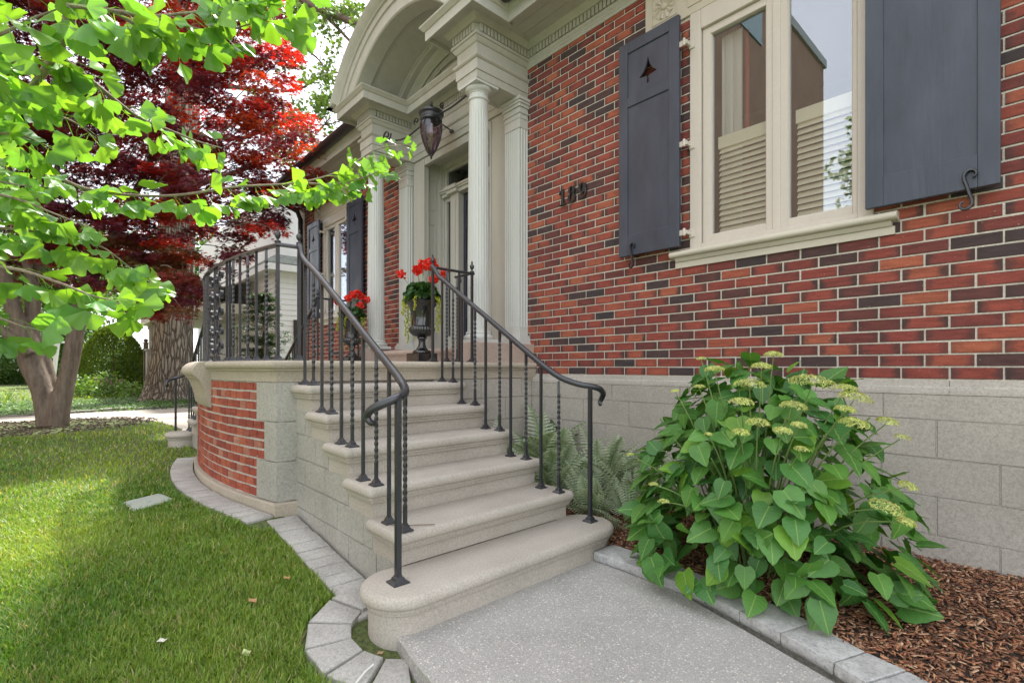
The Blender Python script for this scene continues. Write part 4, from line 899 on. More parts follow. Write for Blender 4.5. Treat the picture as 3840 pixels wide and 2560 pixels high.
# ---- flagstone edging of the planting bed
def zq(x, y): return (2150 + x * .93, 1950 + y * .93)
FT = [zq(82, 128), zq(345, 222), zq(530, 295), zq(670, 370), zq(835, 455), zq(1050, 575), zq(1180, 656)]; BT = [zq(155, 98), zq(400, 175), zq(630, 264), zq(795, 335), zq(965, 414), zq(1180, 532), zq(1344, 605)]
FP = [ptz(*p, .05) for p in FT]; BP = [ptz(*p, .05) for p in BT]
for _ in range(5):
    FP.append(tuple(np.array(FP[-1]) + (np.array(FP[-1]) - np.array(FP[-2])) * (1.0) + np.array((.0, -.03)))); BP.append(tuple(np.array(BP[-1]) + (np.array(BP[-1]) - np.array(BP[-2])) + np.array((.02, -.025))))
ordn = ['first', 'second', 'third', 'fourth', 'fifth', 'sixth', 'seventh', 'eighth', 'ninth', 'tenth', 'eleventh', 'twelfth', 'thirteenth', 'fourteenth', 'fifteenth', 'sixteenth', 'seventeenth', 'eighteenth', 'nineteenth', 'twentieth', 'twenty-first', 'twenty-second', 'twenty-third', 'twenty-fourth']
def lerp2(a, b, t): return (a[0] + (b[0] - a[0]) * t, a[1] + (b[1] - a[1]) * t)
for i in range(len(FP) - 1):
    a, b, c_, d = FP[i], FP[i + 1], BP[i + 1], BP[i]; g = .003
    L = math.dist(a, b); a2, b2 = lerp2(a, b, g / L), lerp2(b, a, g / L); L2 = math.dist(d, c_); d2, c2 = lerp2(d, c_, g / L2), lerp2(c_, d, g / L2)
    poly = [lerp2(a2, b2, t / 12) for t in range(12)] + [lerp2(b2, c2, t / 4) for t in range(4)] + [lerp2(c2, d2, t / 8) for t in range(8)] + [lerp2(d2, a2, t / 4) for t in range(4)]
    z1 = .052 + random.uniform(-.002, .002); k = MB()
    rg = []
    for (ins, z) in ((.006, z1 - .0495), (.0, z1 - .040), (-.003, z1 - .025), (.0, z1 - .010), (.001, z1 - .002), (.004, z1)):
        ring = []
        for (x, y) in poly:
            nz = noise.noise(Vector((x * 45, y * 45, z * 60))) * (.004 if z < z1 - .003 else .002); cx_, cy_ = (a[0] + c_[0]) / 2, (a[1] + c_[1]) / 2
            dx, dy = x - cx_, y - cy_; dl = math.hypot(dx, dy); ring.append((x - dx / dl * (ins + nz), y - dy / dl * (ins + nz), z))
        rg.append(ring)
    k.rings(rg); o = k.build('edging_stone', M['flag'], smooth=35)
    tag(o, 'grey flagstone edging slab between walk and mulch bed, ' + ordn[i] + ' from the steps', 'edging stone', 'flagstones edging the planting bed')
k = MB(); pl = [lerp2(FP[i], BP[i], .12) for i in range(len(FP))]; k.sweep([(0, -.001), (.0, -.16), (-.16, -.16), (-.16, -.001)], pl); o = k.build('edging_wall', M['flagside']); tag(o, 'low rough stone course under the flagstone edging of the bed', 'low wall')
# ---- mulch bed
bx_ = [p[0] for p in BP]; by_ = [p[1] for p in BP]
def yedge(x):
    if x < bx_[0]: return 2.42
    return float(np.interp(x, bx_, by_))
gx = np.linspace(-3.5, 3.0, 131); rows = 28; V = []
for x in gx:
    y0 = yedge(x) - .03
    for j in range(rows):
        t = j / (rows - 1); y = y0 + (W - y0) * t; V.append((x, y, .030 + .045 * t + .012 * noise.noise(Vector((x * 4, y * 4, 0)))))
F = [(i * rows + j, (i + 1) * rows + j, (i + 1) * rows + j + 1, i * rows + j + 1) for i in range(len(gx) - 1) for j in range(rows - 1)]
o = np_mesh('planting_bed', V, F, M['soil']); o['kind'] = 'structure'
n = 30000; x = rng.uniform(-3.0, 1.0, n); ye = np.array([yedge(a) for a in x]); y = ye - .015 + (W - ye) * rng.uniform(0, 1, n)
z = .038 + .045 * (y - ye) / (W - ye) + rng.uniform(-.004, .012, n)
tv = np.array([(-1, -1, -1), (1, -.8, -1), (1, 1, -1), (-1, .7, -1), (-1, -.8, 1), (.9, -1, 1), (1, .8, 1), (-.85, 1, 1)]) * .5; tf = np.array([(0, 3, 2, 1), (4, 5, 6, 7), (0, 1, 5, 4), (1, 2, 6, 5), (2, 3, 7, 6), (3, 0, 4, 7)])
ax = rdir(n, .25); nn = rdir(n, 1.0) * .45 + np.array([0, 0, 1.0]); S = np.c_[rng.uniform(.003, .010, n), rng.uniform(.012, .042, n), rng.uniform(.0015, .004, n)]
pal = np.array([(.30, .135, .065), (.22, .095, .05), (.38, .20, .11), (.15, .065, .038), (.46, .29, .18), (.27, .105, .055), (.10, .05, .03)]); C = pal[rng.integers(0, 7, n)] * rng.uniform(.95, 1.6, (n, 1))
V, F, C = scatter(tv, tf, np.c_[x, y, z], frames(ax, nn), S, C); o = np_mesh('mulch', V, F, M['chip'], None, C, smooth=False); tag(o, 'reddish brown shredded bark mulch covering the bed by the wall', 'mulch', kind='stuff')
# ---- pavers
def paver(poly, zf, label, group):
    k = MB(); cx_ = sum(p[0] for p in poly) / len(poly); cy_ = sum(p[1] for p in poly) / len(poly); tl = [random.uniform(-.012, .012) for _ in range(2)]; dz = random.uniform(-.003, .004)
    P = []
    for i in range(4):
        for t in range(3): P.append(lerp2(poly[i], poly[(i + 1) % 4], t / 3))
    rg = []
    for ins, h in ((.004, -.06), (.0025, -.008), (.004, -.003), (.009, 0)):
        ring = []
        for (x, y) in P:
            dx, dy = x - cx_, y - cy_; L = math.hypot(dx, dy); e = ins + .0012 * noise.noise(Vector((x * 70, y * 70, h * 50)))
            ring.append((x - dx / L * e, y - dy / L * e, zf(x, y) + h + dz + tl[0] * dx + tl[1] * dy))
        rg.append(ring)
    k.rings(rg); o = k.build('paver', M['paver'], smooth=40); tag(o, label, 'paver', group)
a = 1.26; i = 0
while a > -1.3:
    b = a - .112
    P = [bow(a, .215), bow(a, .035), bow(b, .035), bow(b, .215)] if True else 0
    paver(P, lambda x, y: gz(x, y) + .022, 'grey concrete paver round the curved brick wall, ' + (ordn[i] + ' from the stone corner pier'), 'pavers round the curved wall'); a = b - .003; i += 1
x = -3.43; i = 0
while x < -2.16:
    x2 = x + .108; paver([(x, .982), (x2, .982), (x2, 1.172), (x, 1.172)], lambda a_, b_: gz(a_, b_) + .012, 'grey concrete paver along the stair side wall, ' + ordn[i] + ' from the stone corner pier', 'pavers along the stair side'); x = x2 + .003; i += 1
c_ = (-1.935, 1.12)
for i, (a0, a1) in enumerate(((186, 205), (207, 232), (234, 258), (260, 284), (286, 309), (311, 334))):
    f = lambda a, r: (c_[0] + r * math.cos(math.radians(a)), c_[1] + r * math.sin(math.radians(a)))
    paver([f(a0, .225), f(a0, .41), f(a1, .41), f(a1, .225)], lambda a_, b_: gz(a_, b_) + .03, 'wedge shaped paver round the rounded bottom step, ' + ordn[i] + ' from the stair side wall', 'wedge pavers round the bottom step')
k = MB(); k.slab(rrect(-1.0, 1.0, -.6, .6, .1), [(0, -1)] * 1 + [(0, 0)]); P4 = [ptz(460, 1885, .125), ptz(500, 1921, .125), ptz(655, 1876, .125), ptz(600, 1851, .125)]
k = MB(); cx_, cy_ = sum(p[0] for p in P4) / 4, sum(p[1] for p in P4) / 4
ring = []
for i in range(4):
    p, q = P4[i], P4[(i + 1) % 4]; ring += [lerp2(p, q, .08), lerp2(p, q, .5), lerp2(p, q, .92)]
k.rings([[(cx_ + (x - cx_) * s_, cy_ + (y - cy_) * s_, z) for x, y in ring] for s_, z in ((1, .05), (1, .128), (.985, .133), (.93, .133), (.925, .130), (.91, .130), (.905, .134))])
k.box(cx_ - .03, cx_ + .03, cy_ - .012, cy_ + .012, .1345, .139)
o = k.build('utility_lid', M['lid'], bevel=.002); tag(o, 'pale grey green plastic valve box lid set in the lawn', 'utility lid')
# ---- grass
def in_poly(x, y, poly):
    ins = np.zeros(len(x), bool); n = len(poly)
    for i in range(n):
        x1, y1 = poly[i]; x2, y2 = poly[(i + 1) % n]; c = ((y1 > y) != (y2 > y)); xi = (x2 - x1) * (y - y1) / ((y2 - y1) + 1e-12) + x1; ins ^= c & (x < xi)
    return ins
def lawn_ok(x, y):
    ok = np.ones(len(x), bool)
    u = x - XC; yb = BC[1] - np.sqrt(np.maximum(0, BR ** 2 - u ** 2)); ok &= ~((np.abs(u) < 1.45) & (y > yb - .232)); ok &= ~((x > -3.6) & (x < -1.9) & (y > .972))
    ok &= ~((x - c_[0]) ** 2 + (y - c_[1]) ** 2 < .42 ** 2); ok &= ~in_poly(x, y, [(-2.2, 1.0)] + [(a + .0, b - .015) for a, b in WALK[:9]] + [(2.5, 4), (-2.2, 4)])
    ok &= ~in_poly(x, y, [(cx_ + (p[0] - cx_) * 1.0, cy_ + (p[1] - cy_) * 1.0) for p in P4]); ok &= ~in_poly(x, y, PATH); ok &= ~((x < -6) & (x > -9) & (y > 1.15))
    nzv = np.array([noise.noise(Vector((a * 1.3, b * 1.3, 3))) for a, b in zip(x, y)]); ok &= ~((((x + 10.9) / 1.25) ** 2 + ((y + .2) / 1.5) ** 2) < 1 + nzv * .5)
    ok &= ~((x < -13.2) & (y > -1.0 - (x + 13.2) * -.02) & (x > -17.5)) ; ok &= ~((x < -9.5) & (y > 1.6)); ok &= ~((x < -6.2) & (y > 3)); ok &= x > -34
    return ok
px = rng.uniform(-250, 1750, 125000); py = 1377 + (2640 - 1377) * rng.uniform(0.035, 1, 125000) ** 1.0
d = (EYE - .05) / ((py - 1377) / FPX); d = np.minimum(d, 40); zz = np.array([gz(-SY * a + CY_ * (b - CXP) / FPX * a, 0) for a, b in zip(d, px)]); d = (EYE - zz) / ((py - 1377) / FPX)
r = (px - CXP) / FPX * d; X1, Y1 = -SY * d + CY_ * r, CY_ * d + SY * r
X2 = rng.uniform(-5.0, -.7, 120000); Y2 = rng.uniform(-1.4, 1.1, 120000)
kp = (-SY * X2 + CY_ * Y2 < 4.6) & (-SY * X2 + CY_ * Y2 > 1.0); X2, Y2 = X2[kp], Y2[kp]
X_, Y_ = np.r_[X1, X2], np.r_[Y1, Y2]; okk = lawn_ok(X_, Y_); X_, Y_ = X_[okk], Y_[okk]; n = len(X_); D_ = -SY * X_ + CY_ * Y_
nz1 = np.array([noise.noise(Vector((a * .9, b * .9, 0))) for a, b in zip(X_, Y_)]); nz2 = np.array([noise.noise(Vector((a * 5, b * 5, 9))) for a, b in zip(X_, Y_)])
Z_ = np.array([gfun(a, b) for a, b in zip(X_, Y_)]); hh = rng.uniform(.022, .055, n) * (1 + .35 * nz2) * np.clip(D_ / 6, 1, 1.7); wd = rng.uniform(.0018, .0034, n) * np.clip(D_ / 2.5, 1, 6)
an = rng.uniform(0, 2 * math.pi, n); ln_ = rng.uniform(.1, .95, n) * hh; bx, by = np.cos(an), np.sin(an); sxv, syv = -by, bx
V = np.empty((n, 5, 3)); 
for j, (t, wf) in enumerate(((0, 1), (0, 1), (.55, .8), (.55, .8), (1, 0))):
    sg = (-1 if j % 2 == 0 else 1) if j < 4 else 0; cur = t ** 2 * ln_
    V[:, j, 0] = X_ + bx * cur + sxv * wd * wf * sg; V[:, j, 1] = Y_ + by * cur + syv * wd * wf * sg; V[:, j, 2] = Z_ - .004 + hh * t * (1 - .25 * t * ln_ / hh)
F = (np.array([(0, 1, 3), (0, 3, 2), (2, 3, 4)])[None] + (np.arange(n) * 5)[:, None, None]).reshape(-1, 3)
mixv = np.clip(.5 + nz1 * .9 + rng.normal(0, .25, n), 0, 1)[:, None]; C = (1 - mixv) * np.array([.12, .27, .040]) + mixv * np.array([.33, .46, .08])
dry = rng.random(n) < (.07 + .10 * (nz2 > .25)); C[dry] = np.array([.55, .50, .26]) * rng.uniform(.7, 1.2, (dry.sum(), 1)); C *= rng.uniform(.75, 1.25, (n, 1))
o = np_mesh('lawn_grass', V.reshape(-1, 3), F, M['grassm'], None, np.repeat(C, 5, 0)); tag(o, 'short bright green lawn grass with a few dry blades', 'grass', kind='stuff')
# ---- hydrangea
HC = np.array((-1.07, 2.66, .10)); HR = np.array((.64, .52, .98))
hy = empty('hydrangea', tuple(HC), 'large hydrangea bush with lime green flower heads growing in mulch against the block wall', 'hydrangea')
def heart(nx_=4, ny=8, cup=.05, droop=.16):
    V, F, U = [], [], []
    for j in range(ny + 1):
        t = j / ny; wv = .47 * (math.sin(math.pi * min(1, (t + .06) / 1.06) ** .62)) ** .9 * (1 - .22 * t); wv = max(wv, .0)
        for i in range(-nx_, nx_ + 1):
            s_ = i / nx_; ser = (.022 if (j % 2) else 0) if abs(i) == nx_ and 0 < j < ny else 0
            back = -.09 * (1 - min(1, t / .18)) * abs(s_) ** 1.0 * 1.2 if t < .18 else 0
            V.append((s_ * (wv + ser), t + back, cup * abs(s_) * wv * 2 - droop * t * t + .015 * math.sin(t * 22 + abs(s_) * 5))); U.append((s_ * (wv + ser), t))
    w_ = 2 * nx_ + 1
    for j in range(ny):
        for i in range(w_ - 1): F.append((j * w_ + i, j * w_ + i + 1, (j + 1) * w_ + i + 1, (j + 1) * w_ + i))
    return np.array(V), np.array(F), np.array(U)
tv, tf, tu = heart()
n = 860; a = rng.uniform(0, 2 * math.pi, n); el = np.arcsin(rng.uniform(-.05, 1, n) ** 1.0); rad = np.where(rng.random(n) < .62, rng.uniform(.93, 1.08, n), rng.uniform(.62, .92, n))
dirs = np.c_[np.cos(a) * np.cos(el), np.sin(a) * np.cos(el), np.sin(el)]; lump = np.array([1 + .12 * noise.noise(Vector(tuple(q * 2.2))) for q in dirs]); P = HC + dirs * HR * (rad * lump)[:, None]
P[:, 1] = np.minimum(P[:, 1], W - .10); P[:, 2] = np.maximum(P[:, 2], .11)
out = dirs.copy(); out[:, 2] = 0; out /= np.linalg.norm(out, axis=1, keepdims=True) + 1e-6
hz_ = (P[:, 2] - .1) / 1.0
axs = out * 1.0 + np.c_[np.zeros(n), np.zeros(n), -.15 - .6 * (1 - hz_)] + rng.normal(0, .55, (n, 3)); nr = dirs * 1.0 + np.array([0, 0, .55]) + rng.normal(0, .25, (n, 3))
S = rng.uniform(.075, .145, n) * np.where(rad > .9, 1, .95); yng = rng.random(n)[:, None]; C = (1 - yng) * np.array([.055, .185, .045]) + yng * np.array([.12, .30, .05]); br = rng.random(n) < .10; C[br] = np.array([.17, .36, .04]); C *= rng.uniform(.85, 1.15, (n, 1))
V, F, C = scatter(tv, tf, P - axs / np.linalg.norm(axs, axis=1, keepdims=True) * (S * .3)[:, None], frames(axs, nr), S, C); np_mesh('foliage', V, F, M['hyd'], hy, C, np.tile(tu, (n, 1)))
HEADS = [(815, 450, 115), (1050, 447, 165), (683, 390, 70), (860, 380, 75), (905, 335, 65), (783, 515, 90), (980, 530, 95), (1180, 462, 75), (1210, 500, 120), (1175, 540, 70), (1210, 597, 110), (845, 592, 85), (940, 622, 70), (780, 627, 65), (1000, 600, 60), (1335, 587, 75), (1390, 645, 55), (1410, 828, 65), (1325, 910, 115), (1405, 963, 65), (452, 820, 35), (490, 885, 42), (660, 632, 30), (1010, 690, 55), (625, 455, 45), (535, 470, 35), (632, 348, 35), (365, 708, 28)]
stems = MB()
for (hx, hy_, hw) in HEADS:
    px, py = 2000 + hx * .995, 1000 + hy_ * .995; best = None
    for i in range(160):
        d = 1.9 + i * .01; p = np.array(at(px, py, d)); e = np.linalg.norm((p - HC) / (HR * 1.27))
        if best is None or e < best[0]: best = (e, d, p)
        if e < 1: best = (e, d, p); break
    p = best[2]; d = best[1]; R = max(.018, hw / 2 * .995 / FPX * d); m = int(60 + 260 * (R / .08)); up = (p - HC) / HR; up = up / np.linalg.norm(up) * .45 + np.array([0, 0, 1]); up /= np.linalg.norm(up)
    q = rdir(m); q[:, 2] = np.abs(q[:, 2]); B = frames(np.array([[0, 1, 0.01]]), up[None])[0]; q = q * np.array([1, 1, .5]) * (R * rng.uniform(.80, 1.0, (m, 1)) ** .6); Pq = p + q @ B.T
    dd = q @ B.T; fv = np.array([(-1, -.35, 0), (0, -.15, .25), (1, -.35, 0), (.4, 0, .3), (1, .4, 0), (0, .2, .25), (-1, .4, 0), (-.4, 0, .3)]) * .6; ff = np.array([(0, 1, 7), (1, 2, 3), (3, 4, 5), (5, 6, 7), (1, 3, 5), (1, 5, 7)])
    V, F, C = scatter(fv, ff, Pq, frames(rdir(m), dd + .2 * rdir(m) * R), rng.uniform(.009, .014, m) * (1 if R > .03 else .7), np.array([.58, .68, .20])[None] * rng.uniform(.7, 1.35, (m, 1)) * np.where(rng.random((m, 1)) < .3, np.array([1.25, 1.15, 1.6]), 1)); np_mesh('flower_head', V, F, M['petal'], hy, C)
    base = Vector((HC[0] + (p[0] - HC[0]) * .15, HC[1] + (p[1] - HC[1]) * .15, .08)); tip = Vector(tuple(p)); md = base.lerp(tip, .6); md.z += .08
    stems.tube(smoothp([tuple(base), tuple(md), tuple(tip)], 5), [.006 - .0004 * i for i in range(11)], 5)
for i in range(26):
    a = rng.uniform(0, 2 * math.pi); base = Vector((HC[0] + .12 * math.cos(a), HC[1] + .12 * math.sin(a), .06)); tip = Vector((HC[0] + .5 * math.cos(a), HC[1] + .42 * math.sin(a), rng.uniform(.35, .9))); md = base.lerp(tip, .5); md.z += .12; stems.tube(smoothp([tuple(base), tuple(md), tuple(tip)], 5), .0045, 5)
stems.build('stems', M['fernstem'], hy, smooth=60)
# ---- ferns between the steps and the wall
def frond_template():
    V, F, S_ = [], [], []; NP = 15
    def sp(t): return (0, t, .55 * math.sin(t * 1.45) * .5 - .30 * t * t)
    for i in range(NP):
        t = .10 + .88 * i / (NP - 1); L = .24 * math.sin(math.pi * (t * .86 + .12)) ** .8 * (1 - .25 * t); c = sp(t)
        for sd in (-1, 1):
            T = 6; b0 = len(V)
            for j in range(T + 1):
                e = j / T; x = sd * L * e; y = c[1] + .35 * L * e; zc = c[2] - .18 * L * e * e * 2; wv = .020 * (1 - e) ** .7 + .002
                ser = 1.35 if j % 2 else .55
                V.append((x, y - wv * ser, zc)); V.append((x, y + wv * ser, zc + .004)); S_ += [e, e]
            for j in range(T): F.append((b0 + 2 * j, b0 + 2 * j + 2, b0 + 2 * j + 3, b0 + 2 * j + 1))
    b0 = len(V)
    for j in range(9):
        t = j / 8; c = sp(t); V.append((-.006 * (1.1 - t), c[1], c[2] + .003)); V.append((.006 * (1.1 - t), c[1], c[2] + .003)); S_ += [-1, -1]
    for j in range(8): F.append((b0 + 2 * j, b0 + 2 * j + 1, b0 + 2 * j + 3, b0 + 2 * j + 2))
    return np.array(V), np.array(F), np.array(S_)
fv, ff, fs = frond_template()
FERN = [(-3.15, 2.72, .42), (-2.80, 3.05, .50), (-2.55, 2.72, .38), (-2.35, 3.10, .48), (-2.15, 2.72, .30), (-3.10, 3.20, .56), (-2.02, 3.02, .36), (-1.86, 2.72, .24)]
where = ['in the corner by the terrace wall', 'behind the middle of the steps', 'tucked against the side of the third step', 'against the block wall above the others', 'beside the lowest baluster pair', 'at the back corner, tallest of the ferns', 'next to the left edge of the hydrangea', 'lowest, spilling beside the bottom step newel']
for i, (x, y, h) in enumerate(FERN):
    n = 27; a = rng.uniform(0, 2 * math.pi, n); el = rng.uniform(.25, 1.25, n); ax = np.c_[np.cos(a) * np.cos(el), np.sin(a) * np.cos(el), np.sin(el)]; S = h * rng.uniform(.75, 1.2, n)
    P = np.c_[x + .06 * np.cos(a), y + .06 * np.sin(a), np.full(n, .06) + rng.uniform(0, h * .45, n)]; nr = np.tile([0, 0, 1.0], (n, 1)) + rng.normal(0, .2, (n, 3)) - ax * .2
    V, F, _ = scatter(fv, ff, P, frames(ax, nr), S); V[:, 1] = np.minimum(V[:, 1], W - .035); V[:, 2] = np.maximum(V[:, 2], .05)
    V[:, 1] = np.where(V[:, 0] < -1.80, np.maximum(V[:, 1], 2.41), V[:, 1]); V[:, 0] = np.maximum(V[:, 0], -3.48)
    base = np.where(fs[:, None] < 0, np.array([.16, .10, .09]), (1 - np.clip(fs, 0, 1)[:, None] * .9) * np.array([.24, .34, .18]) + np.clip(fs, 0, 1)[:, None] * .9 * np.array([.72, .78, .60])); C = np.tile(base, (n, 1)) * np.repeat(rng.uniform(.7, 1.2, n), len(fv))[:, None]
    o = np_mesh('fern', V, F, M['fern'], None, C); tag(o, 'silver green lace fern ' + where[i], 'fern', 'silver ferns between steps and wall')
# ---- fallen leaves and twig
for i, (px, py, col, s_, t_) in enumerate(((1085, 2150, (.45, .24, .10), .03, 'curled tan dead leaf on the lawn below the stair pavers'), (960, 2240, (.45, .25, .12), .035, 'brown dead leaf near the middle of the lawn'), (585, 2390, (.75, .72, .62), .03, 'pale papery petal lying on the lawn'), (1412, 2455, (.40, .25, .14), .022, 'small brown leaf lying on a wedge paver'), (930, 2455, (.55, .62, .30), .035, 'yellow green fallen leaf low in the lawn'))):
    x, y = ptz(px, py, gz(-2, 0)); x, y = ptz(px, py, gz(x, y) + .03); z = gz(x, y) + (.036 if i != 3 else .036)
    tvv = np.array([(0, 0, .0), (-.5, .4, .25), (-.35, .9, .05), (0, 1.3, .3), (.4, .9, .1), (.5, .4, .3), (0, .6, -.05)]); tff = np.array([(0, 6, 1), (1, 6, 2), (2, 6, 3), (3, 6, 4), (4, 6, 5), (5, 6, 0)])
    V, F, C = scatter(tvv, tff, np.array([[x, y, z]]), frames(rdir(1, .1), np.array([[.1, .1, 1.]])), np.array([s_]), np.array([col])); tag(np_mesh('fallen_leaf', V, F, M['chip'], None, C, smooth=False), t_, 'fallen leaf')
k = MB(); q = [ptz(px, py, -.03) for px, py in ((1335, 2560), (1370, 2515), (1400, 2490))]; k.tube([(x, y, -.03) for x, y in q], .004, 6); tag(k.build('fallen_twig', M['curtain']), 'bleached dry twig lying on the grass near the pavers', 'twig')
q = [(-2.20, 1.19), (-2.12, 1.26), (-2.06, 1.36)]; k = MB(); k.tube([(q[0][0], q[0][1], .332), (q[1][0], q[1][1], .335), (q[2][0], q[2][1], .333)], .0025, 5); tag(k.build('fallen_twig', M['twig']), 'thin brown twig on the second step by the baluster foot', 'twig')
# ------------------------------------------------------------------ GINKGO
def ginkgo_leaf():
    V, F = [(0, 0, 0)], []; nA, nR = 18, 3
    for r_ in range(1, nR + 1):
        for i in range(nA + 1):
            t = -1 + 2 * i / nA; a = t * math.radians(66); R = r_ / nR
            L = R * (1 - .10 * abs(t) ** 3); notch = (.30 * math.exp(-(t / .05) ** 2)) * (1 if r_ == nR else .1); L -= notch
            if r_ == nR: L *= 1 + .025 * math.sin(i * 2.3) + .02 * math.cos(i * 1.1)
            V.append((math.sin(a) * L * .78, math.cos(a) * L * .82 + .0, .10 * R * R * math.sin(t * 3.4) + .05 * R * math.cos(t * 9) * R + .12 * abs(t) * R))
    for i in range(nA): F.append((0, 1 + i, 2 + i, 2 + i))
    for r_ in range(nR - 1):
        for i in range(nA): a = 1 + r_ * (nA + 1) + i; b = a + nA + 1; F.append((a, b, b + 1, a + 1))
    F = [(a, b, c, d) for a, b, c, d in F]; q = [];
    for f in F: q += [(f[0], f[1], f[2])] + ([(f[0], f[2], f[3])] if f[2] != f[3] else [])
    b0 = len(V)
    V += [(-.012, 0, 0), (.012, 0, 0), (-.012, -.4, .10), (.012, -.4, .10), (-.010, -.75, .02), (.010, -.75, .02)]; q += [(b0, b0 + 1, b0 + 3), (b0, b0 + 3, b0 + 2), (b0 + 2, b0 + 3, b0 + 5), (b0 + 2, b0 + 5, b0 + 4)]
    return np.array(V, float), np.array(q)
gk = empty('ginkgo_tree', (-4.9, -2.3, 0.1), 'ginkgo tree with bright green fan leaves reaching across the lawn toward the lantern', 'tree')
TW = [
 [(-260, 560, 1.35), (0, 600, 1.3), (180, 650, 1.28), (350, 715, 1.32), (620, 735, 1.40), (900, 700, 1.50), (1120, 685, 1.58), (1280, 640, 1.64), (1400, 565, 1.70), (1480, 548, 1.74), (1545, 545, 1.78)],
 [(1120, 685, 1.58), (1260, 690, 1.6), (1380, 660, 1.62), (1420, 640, 1.64)],
 [(340, -200, .95), (275, -20, .95), (250, 110, .97), (205, 200, 1.0), (150, 290, 1.05), (80, 360, 1.1), (0, 395, 1.12), (-150, 430, 1.15)],
 [(205, 200, 1.0), (300, 270, 1.05), (400, 350, 1.15), (520, 440, 1.3), (640, 490, 1.42), (740, 530, 1.5), (830, 555, 1.58)],
 [(80, 360, 1.1), (180, 420, 1.12), (280, 460, 1.18), (360, 520, 1.25)],
 [(250, 20, .9), (420, 40, .95), (560, 60, 1.0), (700, 50, 1.05), (850, 30, 1.08), (1000, 40, 1.1), (1090, 50, 1.12)],
 [(420, 40, .95), (520, 100, 1.0), (620, 150, 1.08), (700, 180, 1.12)],
 [(-200, 840, 1.15), (60, 860, 1.15), (230, 880, 1.18), (370, 920, 1.22), (480, 1000, 1.28), (540, 1080, 1.34)],
 [(-200, 980, 1.0), (60, 1010, 1.02), (220, 1060, 1.05), (350, 1110, 1.08), (460, 1130, 1.12), (535, 1128, 1.18)],
 [(-200, 1130, .95), (-40, 1180, .98), (60, 1215, 1.0), (120, 1240, 1.02)],
 [(-200, 700, 1.1), (40, 740, 1.12), (200, 800, 1.16), (330, 850, 1.2)],
 [(-160, 180, .88), (0, 130, .9), (120, 70, .92), (230, 30, .93)],
 [(-160, 300, .95), (0, 260, .96), (100, 200, .98)],
 [(-160, 520, 1.05), (20, 500, 1.08), (140, 530, 1.12), (240, 590, 1.18)],
 [(560, 60, 1.0), (700, 100, 1.05), (820, 120, 1.1), (940, 90, 1.12)],
 [(150, 290, 1.05), (60, 240, 1.02), (-60, 200, 1.0)],
 [(700, -60, 1.0), (860, -10, 1.05), (980, 0, 1.08), (1080, -10, 1.1)],
 [(-160, 620, 1.2), (0, 680, 1.2), (120, 700, 1.2)],
]
k = MB(); LP, LA, LN, LS, LC = [], [], [], [], []
vd = lambda p: (np.array([0, 0, EYE]) - p) / np.linalg.norm(np.array([0, 0, EYE]) - p)
for ti, tw in enumerate(TW):
    pts = smoothp([tuple(at(*q)) for q in tw], 8); n = len(pts)
    r0 = {0: .0055, 2: .013, 3: .0065}.get(ti, .0042); k.tube(pts, [max(.0014, r0 * (1 - .78 * i / (n - 1))) for i in range(n)], 7)
    acc = 0; nxt = 0
    for i in range(1, n):
        seg = (pts[i] - pts[i - 1]).length; acc += seg
        while acc > nxt:
            nxt += rng.uniform(.022, .040); p = np.array(pts[i].lerp(pts[i - 1], rng.random())); tdir = np.array((pts[i] - pts[i - 1]).normalized())
            for _ in range(int(rng.integers(2, 4))):
                side = rdir(1)[0]; side -= tdir * side.dot(tdir); ax = side * .8 + np.array([0, 0, -.55]) + tdir * .5 + rng.normal(0, .3, 3)
                ax /= np.linalg.norm(ax); s_ = rng.uniform(.038, .060) * (.62 if (ti == 0 and i > n * .86) else 1) * (.9 if ti in (1, 3) and i > n * .8 else 1)
                LP.append(p + ax * s_ * .75); LA.append(ax); LN.append(vd(p) * rng.uniform(.1, 1.0) + np.array([0, 0, .6]) + rng.normal(0, .45, 3)); LS.append(s_)
                t = rng.random(); LC.append((np.array([.13, .32, .075]) * (1 - t) + np.array([.23, .45, .06]) * t) * rng.uniform(.8, 1.15))
k.tube(smoothp([(-4.9, -2.3, .05), (-4.8, -2.2, 1.0), (-4.4, -1.9, 1.9), (-3.6, -1.5, 2.4), tuple(at(-300, 60, 1.15))], 6), [.09 - .0032 * i for i in range(25)], 12)
for q in ((-260, 560, 1.35), (-150, 430, 1.15), (-200, 840, 1.15), (-200, 980, 1.0), (-200, 1130, .95), (-160, 180, .88), (340, -200, .95)):
    k.tube(smoothp([tuple(at(-300, 60, 1.15) + Vector((-.35, -.2, .02))), tuple((at(-300, 60, 1.15) + at(*q)) / 2 + Vector((-.15, -.1, 0))), tuple(at(*q))], 5), [.016 - .0011 * i for i in range(11)], 7)
k.build('branches', M['twig'], gk, smooth=60)
tv, tf = ginkgo_leaf(); V, F, C = scatter(tv, tf, np.array(LP), frames(np.array(LA), np.array(LN)), np.array(LS) * 1.05, np.array(LC)); np_mesh('foliage', V, F, M['gink'], gk, C); print('ginkgo leaves', len(LP))
